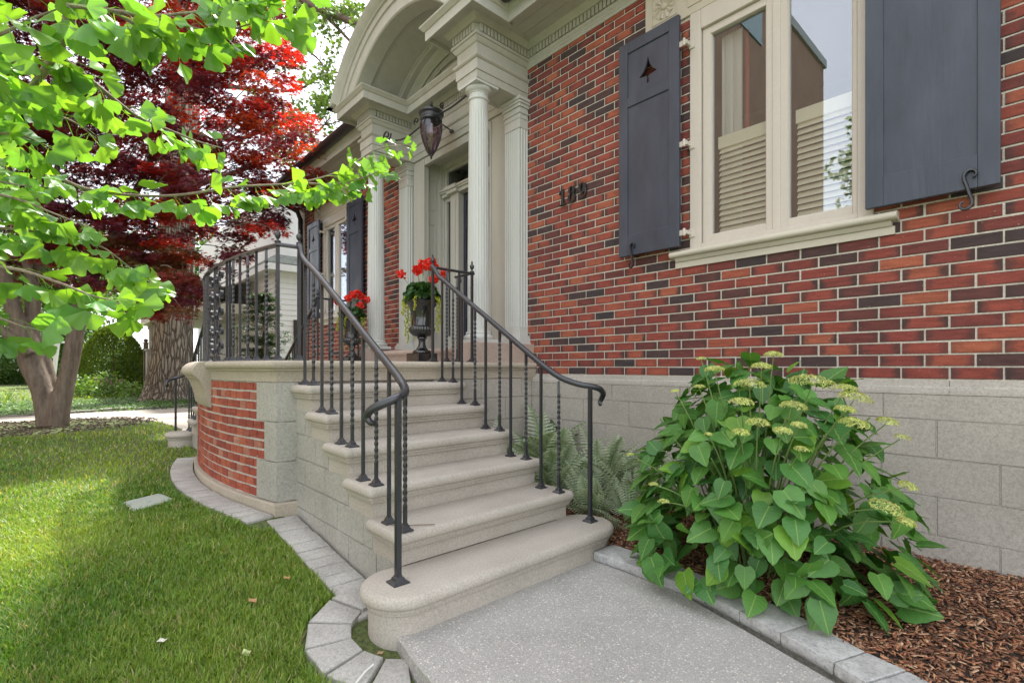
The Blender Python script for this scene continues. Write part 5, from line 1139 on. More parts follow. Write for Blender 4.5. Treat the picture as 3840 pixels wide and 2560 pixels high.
# ------------------------------------------------------------------ RED MAPLE
mp = empty('japanese_maple', (-10.9, -.13, .15), 'red and purple Japanese maple with twin smooth grey brown trunks on the lawn', 'tree')
D0 = 8.0; k = MB()
STEMS = [[(185, 1640, 8.0, .165), (175, 1560, 8.0, .14), (155, 1460, 8.0, .135), (118, 1370, 8.0, .15), (100, 1290, 8.0, .16), (60, 1190, 7.9, .11), (20, 1050, 7.8, .09), (-40, 880, 7.6, .07), (-80, 700, 7.5, .05)],
 [(212, 1640, 8.0, .16), (220, 1550, 8.0, .145), (235, 1480, 8.05, .135), (255, 1400, 8.1, .12), (275, 1300, 8.15, .12), (292, 1210, 8.2, .11), (340, 1060, 8.3, .085), (420, 900, 8.4, .07), (520, 700, 8.5, .055), (620, 480, 8.5, .04), (680, 300, 8.5, .025)],
 [(205, 1560, 8.15, .09), (200, 1480, 8.2, .085), (185, 1400, 8.2, .08), (155, 1310, 8.2, .085), (120, 1230, 8.2, .075), (115, 1120, 8.2, .07), (150, 960, 8.4, .06), (200, 700, 8.6, .05), (260, 420, 8.7, .035), (300, 200, 8.7, .02)],
 [(100, 1290, 8.0, .09), (125, 1200, 8.1, .085), (130, 1110, 8.1, .075), (90, 950, 8.2, .06), (50, 760, 8.3, .045), (20, 500, 8.3, .03)],
 [(110, 1330, 7.9, .08), (50, 1270, 7.8, .07), (-40, 1200, 7.7, .06), (-160, 1080, 7.6, .045), (-260, 900, 7.5, .03)]]
for S_ in STEMS:
    pts = smoothp([tuple(at(a, b, d)) for a, b, d, r in S_], 5); rs = np.interp(np.arange(len(pts)), np.arange(len(S_)) * 5, [q[3] for q in S_]); k.tube(pts, [float(r) for r in rs], 14)
tr = k.build('trunk', M['bark'], mp, smooth=80); rm = tr.modifiers.new('fuse', 'REMESH'); rm.mode = 'VOXEL'; rm.voxel_size = .022; rm.use_smooth_shade = True; sm = tr.modifiers.new('soft', 'SMOOTH'); sm.iterations = 4
OUT = [(-350, -250), (1000, -260), (1060, 40), (1160, 200), (1165, 260), (1120, 330), (1130, 360), (1080, 400), (1150, 440), (1165, 520), (1185, 590), (1180, 700), (1150, 830), (1080, 860), (1000, 850), (940, 890), (900, 1010), (830, 1030), (760, 1060), (700, 1160), (600, 1215), (520, 1195), (470, 1080), (330, 1080), (240, 1020), (60, 1080), (-150, 1180), (-350, 1150)]
def maple_leaf():
    tips = [(0, 1.0), (34, .92), (72, .78), (112, .52), (-34, .92), (-72, .78), (-112, .52)]; an = sorted([(a, r) for a, r in tips]); pts = []
    for i, (a, r) in enumerate(an):
        pts.append((a, r, -.10)); 
        if i < len(an) - 1: pts.append(((a + an[i + 1][0]) / 2, .30, .03))
    pts = [(-150, .10, 0)] + pts + [(150, .10, 0)]
    V = [(0, 0, 0)] + [(r * math.sin(math.radians(a)), r * math.cos(math.radians(a)), z) for a, r, z in pts]; F = [(0, i, i + 1) for i in range(1, len(V) - 1)]; return np.array(V), np.array(F)
tvm, tfm = maple_leaf()
pads = []; opx = [p[0] for p in OUT]; opy = [p[1] for p in OUT]
while len(pads) < 1000:
    a, b = rng.uniform(-350, 1190), rng.uniform(-260, 1215)
    if in_poly(np.array([a]), np.array([b]), OUT)[0]: pads.append((a, b, D0 + .45 + rng.normal(0, .55)))
P, A_, Nn, S, C = [], [], [], [], []; kb = MB()
for (a, b, d) in pads:
    c0 = np.array(at(a, b, d)); m = int(rng.integers(95, 150)); Rp = rng.uniform(.20, .34); th = rng.uniform(0, 2 * math.pi, m); rr = Rp * np.sqrt(rng.random(m)); hd = rng.normal(0, .035, m)
    dx, dy = rr * np.cos(th), rr * np.sin(th); rad = np.array([CY_, SY, 0]); pos = c0 + np.c_[dx, dy, -(.30 * (rr / Rp) ** 2 * Rp) + hd]
    # spray colour: sunlight painted in as scarlet, mostly upper right; purple and bronze elsewhere
    sunlit_red = np.clip((a - 420) / 600, 0, 1) * np.clip((1000 - b) / 350, 0, 1) + (.55 if 700 < b < 1000 and 420 < a < 760 and rng.random() < .3 else 0); q = rng.random()
    if q < sunlit_red * .62: col = np.array([.42, .035, .016]) if rng.random() < .7 else np.array([.42, .085, .02])
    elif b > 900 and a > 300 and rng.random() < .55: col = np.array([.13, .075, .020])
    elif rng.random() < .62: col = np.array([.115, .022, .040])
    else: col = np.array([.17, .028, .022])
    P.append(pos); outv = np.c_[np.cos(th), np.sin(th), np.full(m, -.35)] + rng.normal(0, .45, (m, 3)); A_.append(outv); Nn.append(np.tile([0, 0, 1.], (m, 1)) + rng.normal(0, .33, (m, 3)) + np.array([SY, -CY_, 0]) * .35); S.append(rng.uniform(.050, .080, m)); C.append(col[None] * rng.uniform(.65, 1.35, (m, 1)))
    if rng.random() < .45:
        e = Vector(tuple(c0)); tt = at(300 + (a - 300) * .55, b * .5 + 420, D0 + .3); tt = e.lerp(tt, min(1, .75 / max(.1, (tt - e).length))); kb.tube(smoothp([tuple(tt), tuple(e.lerp(tt, .5) + Vector((0, 0, .06))), tuple(e)], 3), [.011, .010, .009, .008, .006, .005, .004], 5)
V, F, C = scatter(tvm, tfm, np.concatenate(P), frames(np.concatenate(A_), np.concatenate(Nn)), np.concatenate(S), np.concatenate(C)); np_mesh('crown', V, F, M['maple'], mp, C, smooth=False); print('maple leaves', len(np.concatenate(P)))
kb.build('twigs', M['bark'], mp, smooth=60)
n = 900; a = rng.uniform(0, 2 * math.pi, n); rr = np.sqrt(rng.random(n)); x = -10.9 + 1.25 * rr * np.cos(a); y = -.2 + 1.5 * rr * np.sin(a); z = np.array([gfun(p, q) for p, q in zip(x, y)]) + .02
V, F, C = scatter(np.array([(-1, -1, -1), (1, -1, -1), (1, 1, -1), (-1, 1, -1), (-1, -1, 1), (1, -1, 1), (1, 1, 1), (-1, 1, 1)]) * .5, np.array([(0, 3, 2, 1), (4, 5, 6, 7), (0, 1, 5, 4), (1, 2, 6, 5), (2, 3, 7, 6), (3, 0, 4, 7)]), np.c_[x, y, z], frames(rdir(n, .2), rdir(n) * .3 + np.array([0, 0, 1.])), np.c_[rng.uniform(.01, .025, n), rng.uniform(.03, .08, n), rng.uniform(.005, .012, n)], np.array([.09, .06, .04])[None] * rng.uniform(.5, 1.5, (n, 1)))
tag(np_mesh('tree_ring_mulch', V, F, M['chip'], None, C, smooth=False), 'dark mulch and debris ringed round the foot of the maple', 'mulch', kind='stuff')
# ------------------------------------------------------------------ generic leafy things
oval = np.array([(0, 0, 0), (-.32, .35, .06), (-.24, .72, .04), (0, 1.0, -.08), (.24, .72, .04), (.32, .35, .06)]); ovf = np.array([(0, 1, 5), (1, 2, 5), (2, 4, 5), (2, 3, 4)])
def lobed():
    pts = [(0, 1.0), (18, .62), (32, .86), (50, .42), (78, .78), (98, .36), (150, .15)]; L = [(-a, r) for a, r in reversed(pts[1:])] + pts
    V = [(0, 0, 0)] + [(r * math.sin(math.radians(a)), r * math.cos(math.radians(a)), -.06 * r) for a, r in L]; return np.array(V), np.array([(0, i, i + 1) for i in range(1, len(V) - 1)])
lbv, lbf = lobed()
def cluster_cloud(cents, rads, per, size, cols, flat=.8, tv=oval, tf=ovf, updir=.5, shell=False):
    P, A2, N2, S2, C2 = [], [], [], [], []
    for c0, r0 in zip(cents, rads):
        m = int(per * rng.uniform(.7, 1.3)); d_ = rdir(m); rr = (rng.random(m) ** (.33 if not shell else .1))[:, None]; pos = np.array(c0) + d_ * rr * r0 * np.array([1, 1, flat]); P.append(pos)
        A2.append(d_ + rng.normal(0, .6, (m, 3)) + np.array([0, 0, -.2])); N2.append(d_ * .6 + np.array([0, 0, updir]) + rng.normal(0, .35, (m, 3))); S2.append(rng.uniform(.7, 1.3, m) * size); t = rng.random(); C2.append((np.array(cols[0]) * (1 - t) + np.array(cols[1]) * t)[None] * rng.uniform(.75, 1.25, (m, 1)))
    return scatter(tv, tf, np.concatenate(P), frames(np.concatenate(A2), np.concatenate(N2)), np.concatenate(S2), np.concatenate(C2))
def ell_pts(c0, R, n, lo=.55):
    d_ = rdir(n); return [tuple(np.array(c0) + q * np.array(R) * rng.uniform(lo, 1.0)) for q in d_]
# big old tree behind the path
bt = empty('old_maple_tree', tuple(at(640, 1510, 13.6)), 'massive old tree with deeply furrowed trunk and flared roots beside the path', 'tree')
k = MB(); rs = []
for (px, py, r_) in ((632, 1560, .98), (634, 1520, .82), (636, 1480, .66), (640, 1430, .56), (645, 1350, .50), (650, 1250, .46), (656, 1100, .44), (665, 850, .43), (680, 500, .41), (700, 150, .38), (730, -300, .32), (780, -700, .2)):
    c0 = at(px, py, 13.6); rs.append([(c0.x + r_ * math.cos(a) * (1 + (.13 * math.sin(a * 5 + 1) + .06 * math.sin(a * 9)) * min(1, max(0, (r_ - .5) * 2.2)) + .03 * math.sin(a * 7)), c0.y + r_ * math.sin(a) * (1 + (.13 * math.sin(a * 5 + 1) + .06 * math.sin(a * 9)) * min(1, max(0, (r_ - .5) * 2.2)) + .03 * math.sin(a * 7)), c0.z) for a in [math.pi * 2 * i / 48 for i in range(48)]])
k.rings(rs); k.build('trunk', M['bark2'], bt, smooth=80)
k = MB(); LIMB = [[(740, 100, 13.6, .20), (900, 10, 13.2, .17), (1080, -20, 12.8, .13), (1190, 30, 12.5, .10), (1300, 75, 12.3, .085), (1400, 120, 12.1, .07), (1500, 200, 12, .05)], [(730, 300, 13.6, .12), (900, 330, 13.5, .06), (1100, 340, 13.4, .035), (1200, 290, 13.3, .022), (1320, 260, 13.2, .012)],
 [(720, 500, 13.6, .10), (900, 520, 13.4, .05), (1080, 450, 13.2, .03), (1200, 470, 13.1, .02), (1290, 450, 13, .012)], [(1080, -20, 12.8, .06), (1120, 150, 12.8, .035), (1200, 230, 12.8, .02), (1260, 330, 12.8, .012)], [(1190, 30, 12.5, .05), (1330, 180, 12.4, .028), (1300, 240, 12.4, .02), (1350, 330, 12.4, .01)], [(700, 700, 13.6, .12), (900, 640, 13.6, .06), (1120, 560, 13.6, .035), (1240, 440, 13.6, .015)], [(760, -200, 13.6, .2), (500, -400, 13.6, .14), (200, -500, 13.4, .1)]]
tips = []
for S_ in LIMB:
    pts = smoothp([tuple(at(a, b, d)) for a, b, d, r in S_], 5); rs_ = np.interp(np.arange(len(pts)), np.arange(len(S_)) * 5, [q[3] for q in S_]); k.tube(pts, [float(r) for r in rs_], 8)
    for i in range(8, len(pts), 2): tips.append((pts[i], float(rs_[i])))
cents = []
for p, r_ in tips:
    for _ in range(3):
        e = p + Vector(tuple(rdir(1)[0])) * rng.uniform(.3, .8); e.z -= .15; k.tube([tuple(p), tuple(p.lerp(e, .5) + Vector((0, 0, .08))), tuple(e)], [.014, .009, .004], 5)
        if rng.random() < .35: cents.append(tuple(e))
k.build('limbs', M['bark'], bt, smooth=60)
for (a, b, n_) in ((1120, 30, 14), (1230, 60, 14), (1330, 30, 16), (1370, 80, 6), (1060, 120, 8), (1090, 220, 7), (1180, 90, 8), (1260, 150, 4), (1240, 280, 5), (1160, 300, 6), (1190, 400, 12), (1120, 420, 12), (1230, 440, 5), (1210, 330, 4), (1150, 520, 12), (1240, 530, 8), (1090, 480, 12), (1060, 560, 12), (1280, 410, 3), (900, -40, 14), (1000, 20, 12)):
    for _ in range(n_): cents.append(tuple(at(a + rng.normal(0, 28), b + rng.normal(0, 24), 12.9 + rng.normal(0, .5))))
cents += ell_pts(tuple(at(500, -250, 14.5)), (3.5, 3.5, 1.8), 90)
V, F, C = cluster_cloud(cents, [.15] * len(cents), 17, .085, [(.09, .17, .035), (.16, .27, .05)], 1.0, lbv, lbf); np_mesh('foliage', V, F, M['green'], bt, C, smooth=False)
def shrub(name, label, cat, c0, R, ncl, per, size, cols, group=None, flat=.9, lo=.7, cr=.22, stem=True, tv=oval, tf=ovf):
    s_ = empty(name, (c0[0], c0[1], c0[2] - R[2]), label, cat, group); ce = ell_pts(c0, R, ncl, lo); V, F, C = cluster_cloud(ce, [cr] * len(ce), per, size, cols, flat, tv, tf); V[:, 2] = np.maximum(V[:, 2], .12); np_mesh('foliage', V, F, M['green'], s_, C, smooth=False)
    if stem:
        k = MB()
        for i in range(5): a = i * 1.3; k.tube([(c0[0] + .05 * math.cos(a), c0[1] + .05 * math.sin(a), .05), (c0[0] + R[0] * .5 * math.cos(a), c0[1] + R[1] * .5 * math.sin(a), c0[2])], [.03, .012], 6)
        k.build('stems', M['bark'], s_)
    return s_
# clipped dwarf spruce
c0 = at(425, 1440, 17.5); sp_ = empty('conical_spruce', (c0.x, c0.y, .15), 'dense rounded cone shaped dwarf spruce between the maple and the big trunk', 'shrub')
n = 26000; h = rng.random(n) ** 1.25; a = rng.uniform(0, 2 * math.pi, n); Hh, Rr = 2.35, 1.18; prof = np.sqrt(np.clip(1 - h ** 1.7, 0, 1)) * (1 - .12 * h) * np.minimum(1, .75 + h * 2)
lump = np.array([1 + .16 * noise.noise(Vector((math.cos(q) * 3, math.sin(q) * 3, w_ * 5))) + .07 * noise.noise(Vector((math.cos(q) * 9, math.sin(q) * 9, w_ * 14))) for q, w_ in zip(a, h)]); rr = Rr * prof * lump * rng.uniform(.86, 1.02, n)
P = np.c_[c0.x + rr * np.cos(a), c0.y + rr * np.sin(a), .12 + Hh * h * (1 + .02 * lump)]; outv = np.c_[np.cos(a), np.sin(a), .6 + h]
tw_ = np.array([(0, 0, 0), (-.22, .5, 0), (0, 1, .05), (.22, .5, 0)]); twf = np.array([(0, 1, 2), (0, 2, 3)]); mixv = rng.random((n, 1)); V, F, C = scatter(tw_, twf, P, frames(outv + rng.normal(0, .5, (n, 3)), rdir(n) + outv * .4), rng.uniform(.05, .095, n), (1 - mixv) * np.array([.07, .14, .022]) + mixv * np.array([.17, .27, .035]))
np_mesh('foliage', V, F, M['green'], sp_, C, smooth=False); k = MB(); k.tube([(c0.x, c0.y, .05), (c0.x, c0.y, 1.9)], [.07, .02], 8); k.build('trunk', M['bark'], sp_)
# dark yew behind the balustrade
c0 = at(985, 1377, 11.3); yw = empty('yew_tree', (c0.x, c0.y, .15), 'dark green yew with open feathery branches seen through the balustrade', 'tree')
k = MB(); P = []; A2 = []; N2 = []
k.tube([(c0.x, c0.y, .1), (c0.x + .05, c0.y, 1.6), (c0.x, c0.y + .05, 2.9)], [.05, .03, .008], 8)
for i in range(150):
    h = rng.uniform(.02, 1); z0_ = .2 + 2.5 * h; L = (1.05 - .75 * h) * rng.uniform(.6, 1.1); a = rng.uniform(0, 2 * math.pi); dr_ = Vector((math.cos(a), math.sin(a), rng.uniform(-.05, .45))); b0 = Vector((c0.x, c0.y, z0_)); e = b0 + dr_ * L; e.z -= .12 * L; k.tube([tuple(b0), tuple(b0.lerp(e, .6) + Vector((0, 0, .04))), tuple(e)], [.010, .006, .002], 4)
    for j in range(34):
        t = rng.uniform(.12, 1); p = b0.lerp(e, t); sd = 1 if j % 2 else -1; lat = Vector((-math.sin(a), math.cos(a), 0)) * sd
        m = 5
        for q in range(m): P.append(tuple(p + lat * (.035 * q) + Vector((rng.normal(0, .012), rng.normal(0, .012), rng.normal(0, .02))))); A2.append(tuple(lat * .7 + dr_ * .8 + Vector(tuple(rng.normal(0, .3, 3))))); N2.append((rng.normal(0, .3), rng.normal(0, .3), 1))
n = len(P); V, F, C = scatter(tw_, twf, np.array(P), frames(np.array(A2), np.array(N2)), rng.uniform(.035, .065, n), np.array([.028, .065, .026])[None] * rng.uniform(.6, 1.6, (n, 1))); np_mesh('foliage', V, F, M['green'], yw, C, smooth=False); k.build('trunk', M['bark'], yw, smooth=60)
# ---- bed across the path: ground cover, strap leaved clumps, flowers
n = 15000; x = rng.uniform(-17.6, -13.35, n); y = rng.uniform(-1.2, 4.2, n); V, F, C = scatter(oval, ovf, np.c_[x, y, np.array([gz(p, q) for p, q in zip(x, y)]) + rng.uniform(.0, .10, n)], frames(rdir(n, .3), rdir(n) * .4 + np.array([0, 0, 1.])), rng.uniform(.035, .07, n), np.array([.06, .14, .03])[None] * rng.uniform(.6, 1.9, (n, 1)) * np.where(rng.random((n, 1)) < .25, np.array([1.7, 1.4, 1.2]), 1))
tag(np_mesh('ground_cover', V, F, M['green'], None, C, smooth=False), 'low leafy ground cover filling the bed beyond the path', 'ground cover', kind='stuff')
k = MB(); bl = [(-13.25, -1.4), (-13.42, .1), (-13.64, 1.2), (-13.92, 3.2)]; 
for a_, b_ in zip(bl, bl[1:]):
    L = math.dist(a_, b_); m = int(L / .4)
    for i in range(m):
        p, q = lerp2(a_, b_, i / m), lerp2(a_, b_, (i + .96) / m); jx = random.uniform(-.03, .03); hz = .21 + random.uniform(-.02, .03)
        k.slab([(p[0] + jx, p[1]), (q[0] + jx, q[1]), (q[0] - .16 + jx, q[1]), (p[0] - .16 + jx, p[1])][::-1], [(.01, .05), (0, .08), (.005, hz - .015), (.02, hz)])
tag(k.build('bed_border', M['flagside'], smooth=40), 'low mossy stone border along the far edge of the garden path', 'stone border')
def strap(c0, n, L, label, cat='plant', group='strap leaved clumps', wdt=.018, col=(.10, .22, .05)):
    V, F, C = [], [], []
    for i in range(n):
        a = rng.uniform(0, 2 * math.pi); le = L * rng.uniform(.6, 1.1); out_ = rng.uniform(.25, .95); sx, sy = -math.sin(a), math.cos(a); b0 = len(V); cc = np.array(col) * rng.uniform(.7, 1.5)
        for j in range(6):
            t = j / 5; r_ = le * out_ * t ** 1.3; z = le * (t * 1.15 - .75 * out_ * t * t) + c0[2]; wv = wdt * (1 - t) ** .6 + .001
            for sd in (-1, 1): V.append((c0[0] + math.cos(a) * r_ + sx * wv * sd, c0[1] + math.sin(a) * r_ + sy * wv * sd, z)); C.append(cc)
        for j in range(5): F.append((b0 + 2 * j, b0 + 2 * j + 1, b0 + 2 * j + 3, b0 + 2 * j + 2))
    o = np_mesh('strap_leaf_clump', V, F, M['green'], None, np.array(C)); tag(o, label, cat, group)
strap(tuple(at(450, 1545, 13.9)), 80, .62, 'arching strap leaved day lily clump left of the pair at the border'); strap(tuple(at(545, 1540, 13.8)), 70, .58, 'arching strap leaved day lily clump nearest the big trunk'); strap(tuple(at(10, 1560, 13.7)), 90, .9, 'tall day lily clump at the left edge of the photograph')
P = [tuple(at(400 + rng.normal(0, 30), 1432 + rng.normal(0, 12), 15.6)) for _ in range(45)]; V, F, C = scatter(oval, ovf, np.array(P), frames(rdir(45), rdir(45)), np.full(45, .07), np.array([.55, .30, .50])[None] * rng.uniform(.8, 1.2, (45, 1)))
fo = np_mesh('flowers', V, F, M['petal'], None, C); tag(fo, 'sprinkling of small pink blossoms in front of the conical spruce', 'flowers', kind='stuff')
shrub('bleeding_heart', 'loose light green plant with arching stems in front of the spruce', 'plant', tuple(at(370, 1455, 15.4)), (.9, .8, .42), 46, 30, .08, [(.09, .2, .04), (.16, .30, .06)], stem=False)
shrub('hosta', 'broad leaved light green perennial low beside the big trunk', 'plant', tuple(at(510, 1470, 15.2)), (.6, .6, .25), 26, 22, .09, [(.12, .24, .05), (.18, .32, .08)], stem=False)
# ---- sign
def text_mesh(par, s, size, loc, col, ext=.003):
    cu = bpy.data.curves.new('txt', 'FONT'); cu.body = s; cu.size = size; cu.extrude = ext; cu.align_x = 'RIGHT'; cu.offset = size * .022
    ob = bpy.data.objects.new('tmp_text', cu); COL.objects.link(ob); dg = bpy.context.evaluated_depsgraph_get(); me = bpy.data.meshes.new_from_object(ob.evaluated_get(dg)); bpy.data.objects.remove(ob); me.materials.clear(); me.materials.append(col)
    o = bpy.data.objects.new('lettering', me); COL.objects.link(o); o.parent = par; o.matrix_local = loc; WO[o.name] = Vector((0, 0, 0)); return o
D_ = 21.0; sc = D_ / FPX; bs = at(203, 1392, D_); sg = empty('rental_sign', tuple(bs), 'white post sign reading RENT glimpsed between the maple trunks', 'sign'); right = Vector((CY_, SY, 0)); fw = Vector((-SY, CY_, 0)); ups = Vector((0, 0, 1))
lean = math.radians(-7); R3 = Matrix((right, -fw, ups)).transposed() @ Matrix.Rotation(-lean, 3, 'Y')
def sbox(k, x0, x1, z0, z1, y0, y1):
    vs = [Vector(bs) + R3 @ Vector((x, y, z)) for x, y, z in ((x0, y0, z0), (x1, y0, z0), (x1, y1, z0), (x0, y1, z0), (x0, y0, z1), (x1, y0, z1), (x1, y1, z1), (x0, y1, z1))]; k.add([tuple(v) for v in vs], [(0, 3, 2, 1), (4, 5, 6, 7), (0, 1, 5, 4), (1, 2, 6, 5), (2, 3, 7, 6), (3, 0, 4, 7)])
k = MB(); sbox(k, -.065, .065, -.3, 1.52, -.05, .05); k.build('post', M['white'], sg, bevel=.01)
k = MB(); sbox(k, -1.25, -.066, 1.22, 1.32, -.03, .03); sbox(k, .066, .42, 1.22, 1.30, -.03, .03); k.build('arm', M['white'], sg, bevel=.006)
k = MB(); sbox(k, -.93, -.10, .55, 1.18, -.012, .012); pn = k.build('board', M['white'], sg)
M['navy'] = simple('navy_print', (.02, .03, .12), .5, .05, 3, 0); M['charcoal'] = simple('charcoal_print', (.05, .05, .06), .5, .05, 3, 0)
k = MB(); sbox(k, -.90, -.13, .60, .78, .0125, .0155); k.build('number_band', M['charcoal'], pn)
R4 = R3.to_4x4() @ Matrix.Rotation(math.pi / 2, 4, 'X') @ Matrix.Identity(4)
Rt = Matrix((R3 @ Vector((1, 0, 0)), R3 @ Vector((0, 0, 1)), R3 @ Vector((0, 1, 0)))).transposed().to_4x4()
for s_, sz, x, z, mt, yy in (('RENT', .30, -.14, .92, M['navy'], .016), ('UE', .15, -.30, .80, M['charcoal'], .016), ('511', .19, -.15, .625, M['white'], .019)):
    p = Vector(bs) + R3 @ Vector((x, yy, z)); mtx = Rt.copy(); mtx.translation = p; text_mesh(pn, s_, sz, mtx, mt)
# ---- hedge, shrubs and trees in the distance
for i, (px, py, d, R, lab) in enumerate(((40, 1350, 28, (3.2, 2, 1.5), 'broad light green hedge shrub far left behind the maple trunk'), (250, 1360, 27, (1.6, 1.4, 1.4), 'leafy bush right behind the rental sign'), (330, 1330, 24, (1.5, 1.5, 1.5), 'bush left of the conical spruce'), (-220, 1330, 26, (3, 2, 1.8), 'large shrub beyond the left edge of the lawn'), (520, 1390, 19.5, (.8, .8, .6), 'small dark shrub right of the conical spruce'), (0, 1250, 34, (4, 3, 2.6), 'tall dark hedge behind the light green hedge'))):
    shrub('shrub', lab, 'shrub', tuple(at(px, py, d)), R, int(60 + 40 * R[0]), 60, .15, [(.05, .12, .03), (.13, .25, .05)], cr=.38)
P = [tuple(at(220 + rng.normal(0, 4), 1342 + rng.normal(0, 3), 25)) for _ in range(14)]; V, F, C = scatter(oval, ovf, np.array(P), frames(rdir(14), rdir(14)), np.full(14, .12), np.array([.75, .50, .04])[None] * rng.uniform(.8, 1.2, (14, 1)))
tag(np_mesh('flowers', V, F, M['petal'], None, C), 'small spot of yellow flowers behind the sign post', 'flowers', kind='stuff')
for i, (px, d, H, lab) in enumerate(((235, 30, 11, 'thick trunked street tree behind the rental sign'), (30, 42, 13, 'tall leafy tree far left in the distance'), (480, 38, 12, 'tall leafy tree behind the conical spruce'), (-260, 36, 12, 'tall leafy tree beyond the left edge of the picture'), (800, 46, 14, 'tall tree rising behind the white house'))):
    b0 = at(px, 1400, d); t_ = empty('background_tree', (b0.x, b0.y, .15), lab, 'tree', 'trees in the distance'); k = MB(); tr_ = .42 if i == 0 else .26
    k.tube([(b0.x, b0.y, .0), (b0.x, b0.y, 2.5), (b0.x + .2, b0.y, H * .6), (b0.x, b0.y, H * .85)], [tr_, tr_ * .85, tr_ * .5, .06], 10)
    for j in range(7): a = j * .9; k.tube([(b0.x, b0.y, H * .35 + j * .4), (b0.x + 2.6 * math.cos(a), b0.y + 2.6 * math.sin(a), H * .5 + j * .45)], [tr_ * .35, .04], 6)
    k.build('trunk', M['bark2'], t_, smooth=60); ce = ell_pts((b0.x, b0.y, H * .68), (3.8, 3.8, H * .32), 120, .35); V, F, C = cluster_cloud(ce, [.75] * len(ce), 60, .26, [(.05, .11, .03), (.13, .24, .05)], .8); np_mesh('crown', V, F, M['green'], t_, C, smooth=False)
# ---- neighbour's white house
nh = empty('white_house', (-19, 7, .15), 'white clapboard house with green grey shingle roof and porch beyond the yew', 'house')
k = MB(); X0, X1_, Y0, Y1_ = -26.0, -15.2, 4.6, 13.0
z = .3
while z < 3.75:
    for (a_, b_, c0_, d0_) in ((X1_, Y0, X1_, Y1_), (X0, Y0, X1_, Y0)):
        if a_ == c0_: k.add([(X1_ + .02, Y0, z), (X1_ + .02, Y1_, z), (X1_, Y1_, z + .155), (X1_, Y0, z + .155), (X1_, Y0, z), (X1_, Y1_, z)], [(0, 1, 2, 3), (0, 4, 5, 1)])
        else: k.add([(X0, Y0 - .02, z), (X1_, Y0 - .02, z), (X1_, Y0, z + .155), (X0, Y0, z + .155), (X0, Y0, z), (X1_, Y0, z)], [(0, 1, 2, 3), (0, 4, 5, 1)])
    z += .155
k.box(X0, X1_ - .03, Y0 + .03, Y1_, .0, 6.4); k.build('wall', M['white'], nh, recalc=False)
k = MB(); e = .35; zt = 3.85; k.rings([[(X1_ + e, Y0 - e, zt), (X1_ + e, Y1_ + e, zt), (X0, Y1_ + e, zt), (X0, Y0 - e, zt)], [(X1_ + e, Y0 - e, zt + .2), (X1_ + e, Y1_ + e, zt + .2), (X0, Y1_ + e, zt + .2), (X0, Y0 - e, zt + .2)]]); k.build('eave', M['white'], nh)
k = MB(); rows = 16
for i in range(rows):
    t0, t1 = i / rows, (i + 1.15) / rows; a0, a1 = t0 * 3.6, t1 * 3.6; h0, h1 = zt + .215 + t0 * 3.0, zt + .20 + t1 * 3.0
    k.add([(X1_ + e - a0, Y0 - e + a0, h0), (X1_ + e - a0, Y1_ + e - a0, h0), (X1_ + e - a1, Y1_ + e - a1, h1), (X1_ + e - a1, Y0 - e + a1, h1), (X1_ + e - a0, Y0 - e + a0, h0 - .03), (X1_ + e - a0, Y1_ + e - a0, h0 - .03)], [(0, 1, 2, 3), (0, 4, 5, 1)])
    k.add([(X0, Y0 - e + a0, h0), (X1_ + e - a0, Y0 - e + a0, h0), (X1_ + e - a1, Y0 - e + a1, h1), (X0, Y0 - e + a1, h1), (X0, Y0 - e + a0, h0 - .03), (X1_ + e - a0, Y0 - e + a0, h0 - .03)], [(0, 1, 2, 3), (0, 4, 5, 1)])
k.build('roof', M['shingle'], nh, recalc=False)
k = MB(); PY = 2.6; k.box(-24.5, -17.2, PY, Y0, .15, .55); k.box(-24.7, -17.0, PY - .2, Y0, 2.75, 3.05)
k.add([(-24.9, PY - .35, 3.06), (-16.8, PY - .35, 3.06), (-17.4, Y0, 3.9), (-24.3, Y0, 3.9), (-24.9, PY - .35, 3.0), (-16.8, PY - .35, 3.0)], [(0, 1, 2, 3), (0, 4, 5, 1), (1, 2, 5)]); pr = k.build('porch', M['cream2'], nh)
for x in (-24.3, -22.6, -20.9, -19.2, -17.4):
    k = MB(); k.box(x - .09, x + .09, PY + .02, PY + .20, .55, 2.75); k.box(x - .14, x + .14, PY - .02, PY + .24, 2.6, 2.76); k.box(x - .14, x + .14, PY - .02, PY + .24, .55, .68); k.build('porch_post', M['white'], pr)
for (x0, x1) in ((-23.3, -22.1), (-20.6, -19.4)):
    k = MB(); k.box(x0, x1, Y0 - .05, Y0 - .03, 1.1, 2.5); k.build('window', M['dark'], nh); k = MB()
    for (a_, b_, c1, d1) in ((x0 - .1, x0, 1.0, 2.6), (x1, x1 + .1, 1.0, 2.6), (x0, x1, 2.5, 2.6), (x0, x1, 1.0, 1.1), (x0, x1, 1.77, 1.82)): k.box(a_, b_, Y0 - .07, Y0 - .026, c1, d1)
    k.build('window_frame', M['white'], nh)
k = MB(); k.box(X1_ + .01, X1_ + .05, 5.1, 6.0, 1.2, 2.5); k.build('window', M['dark'], nh)
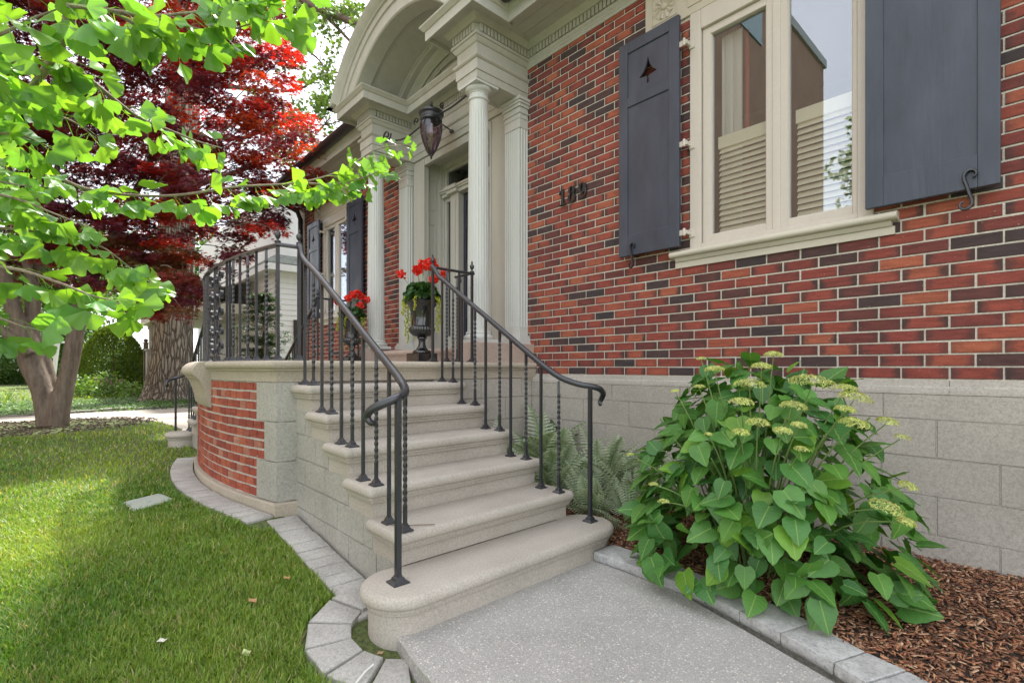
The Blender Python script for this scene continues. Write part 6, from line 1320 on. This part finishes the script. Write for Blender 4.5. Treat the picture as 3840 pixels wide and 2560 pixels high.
pq = at(573, 1440, 15.8); k = MB(); k.box(pq.x - .17, pq.x + .17, pq.y - .17, pq.y + .17, .1, 1.62); k.box(pq.x - .20, pq.x + .20, pq.y - .20, pq.y + .20, 1.62, 1.68); tag(k.build('brick_pier', M['greybrick'], bevel=.01), 'grey painted brick pier left of the big furrowed trunk', 'pier')
pq = at(547, 1440, 15.9); k = MB(); k.box(pq.x - .06, pq.x + .06, pq.y - .06, pq.y + .06, .1, 1.85); k.lathe([(0, 1.85), (.075, 1.85), (.075, 1.89), (.04, 1.90), (.065, 1.95), (.05, 2.0), (0, 2.02)], (pq.x, pq.y, 0), 12); tag(k.build('fence_post', M['bark'], bevel=.006), 'brown wooden post with ball cap beside the grey pier', 'post')
# ------------------------------------------------------------------ street side, seen only as reflections in the window
fb = empty('apartment_building', (-12, -14, 0), 'brown brick block across the street mirrored in the window panes', 'building')
k = MB(); k.box(-26, -7.1, -18.2, -6.0, 0, 14.4); k.build('wall', M['farbrick'], fb); k = MB(); k.box(-26.1, -7.0, -18.3, -5.9, 14.4, 14.75); k.build('parapet', M['greybrick'], fb)
M['teal'] = simple('teal_window', (.10, .22, .24), .1, .1, 2, 0)
for (y0_, z0_) in ((-11.3, 12.4),):
    k = MB(); k.box(-7.099, -7.05, y0_, y0_ + 2.2, z0_, z0_ + 1.7); k.build('window', M['teal'], fb)
stt = empty('street_tree', (-3.0, -7.6, 0), 'young leafy street tree mirrored in the right window pane', 'tree'); k = MB(); k.tube([(-3, -7.6, 0), (-3, -7.6, 3), (-2.95, -7.6, 7.2)], [.09, .06, .015], 8); k.build('trunk', M['bark'], stt)
ce = [(-3 + rng.normal(0, .20 + .55 * (1 - t)), -7.6 + rng.normal(0, .2 + .5 * (1 - t)), 2.6 + 4.7 * t) for t in rng.random(110) ** .9]; V, F, C = cluster_cloud(ce, [.28] * len(ce), 34, .10, [(.06, .14, .03), (.12, .24, .05)], .9, lbv, lbf); np_mesh('crown', V, F, M['green'], stt, C, smooth=False)
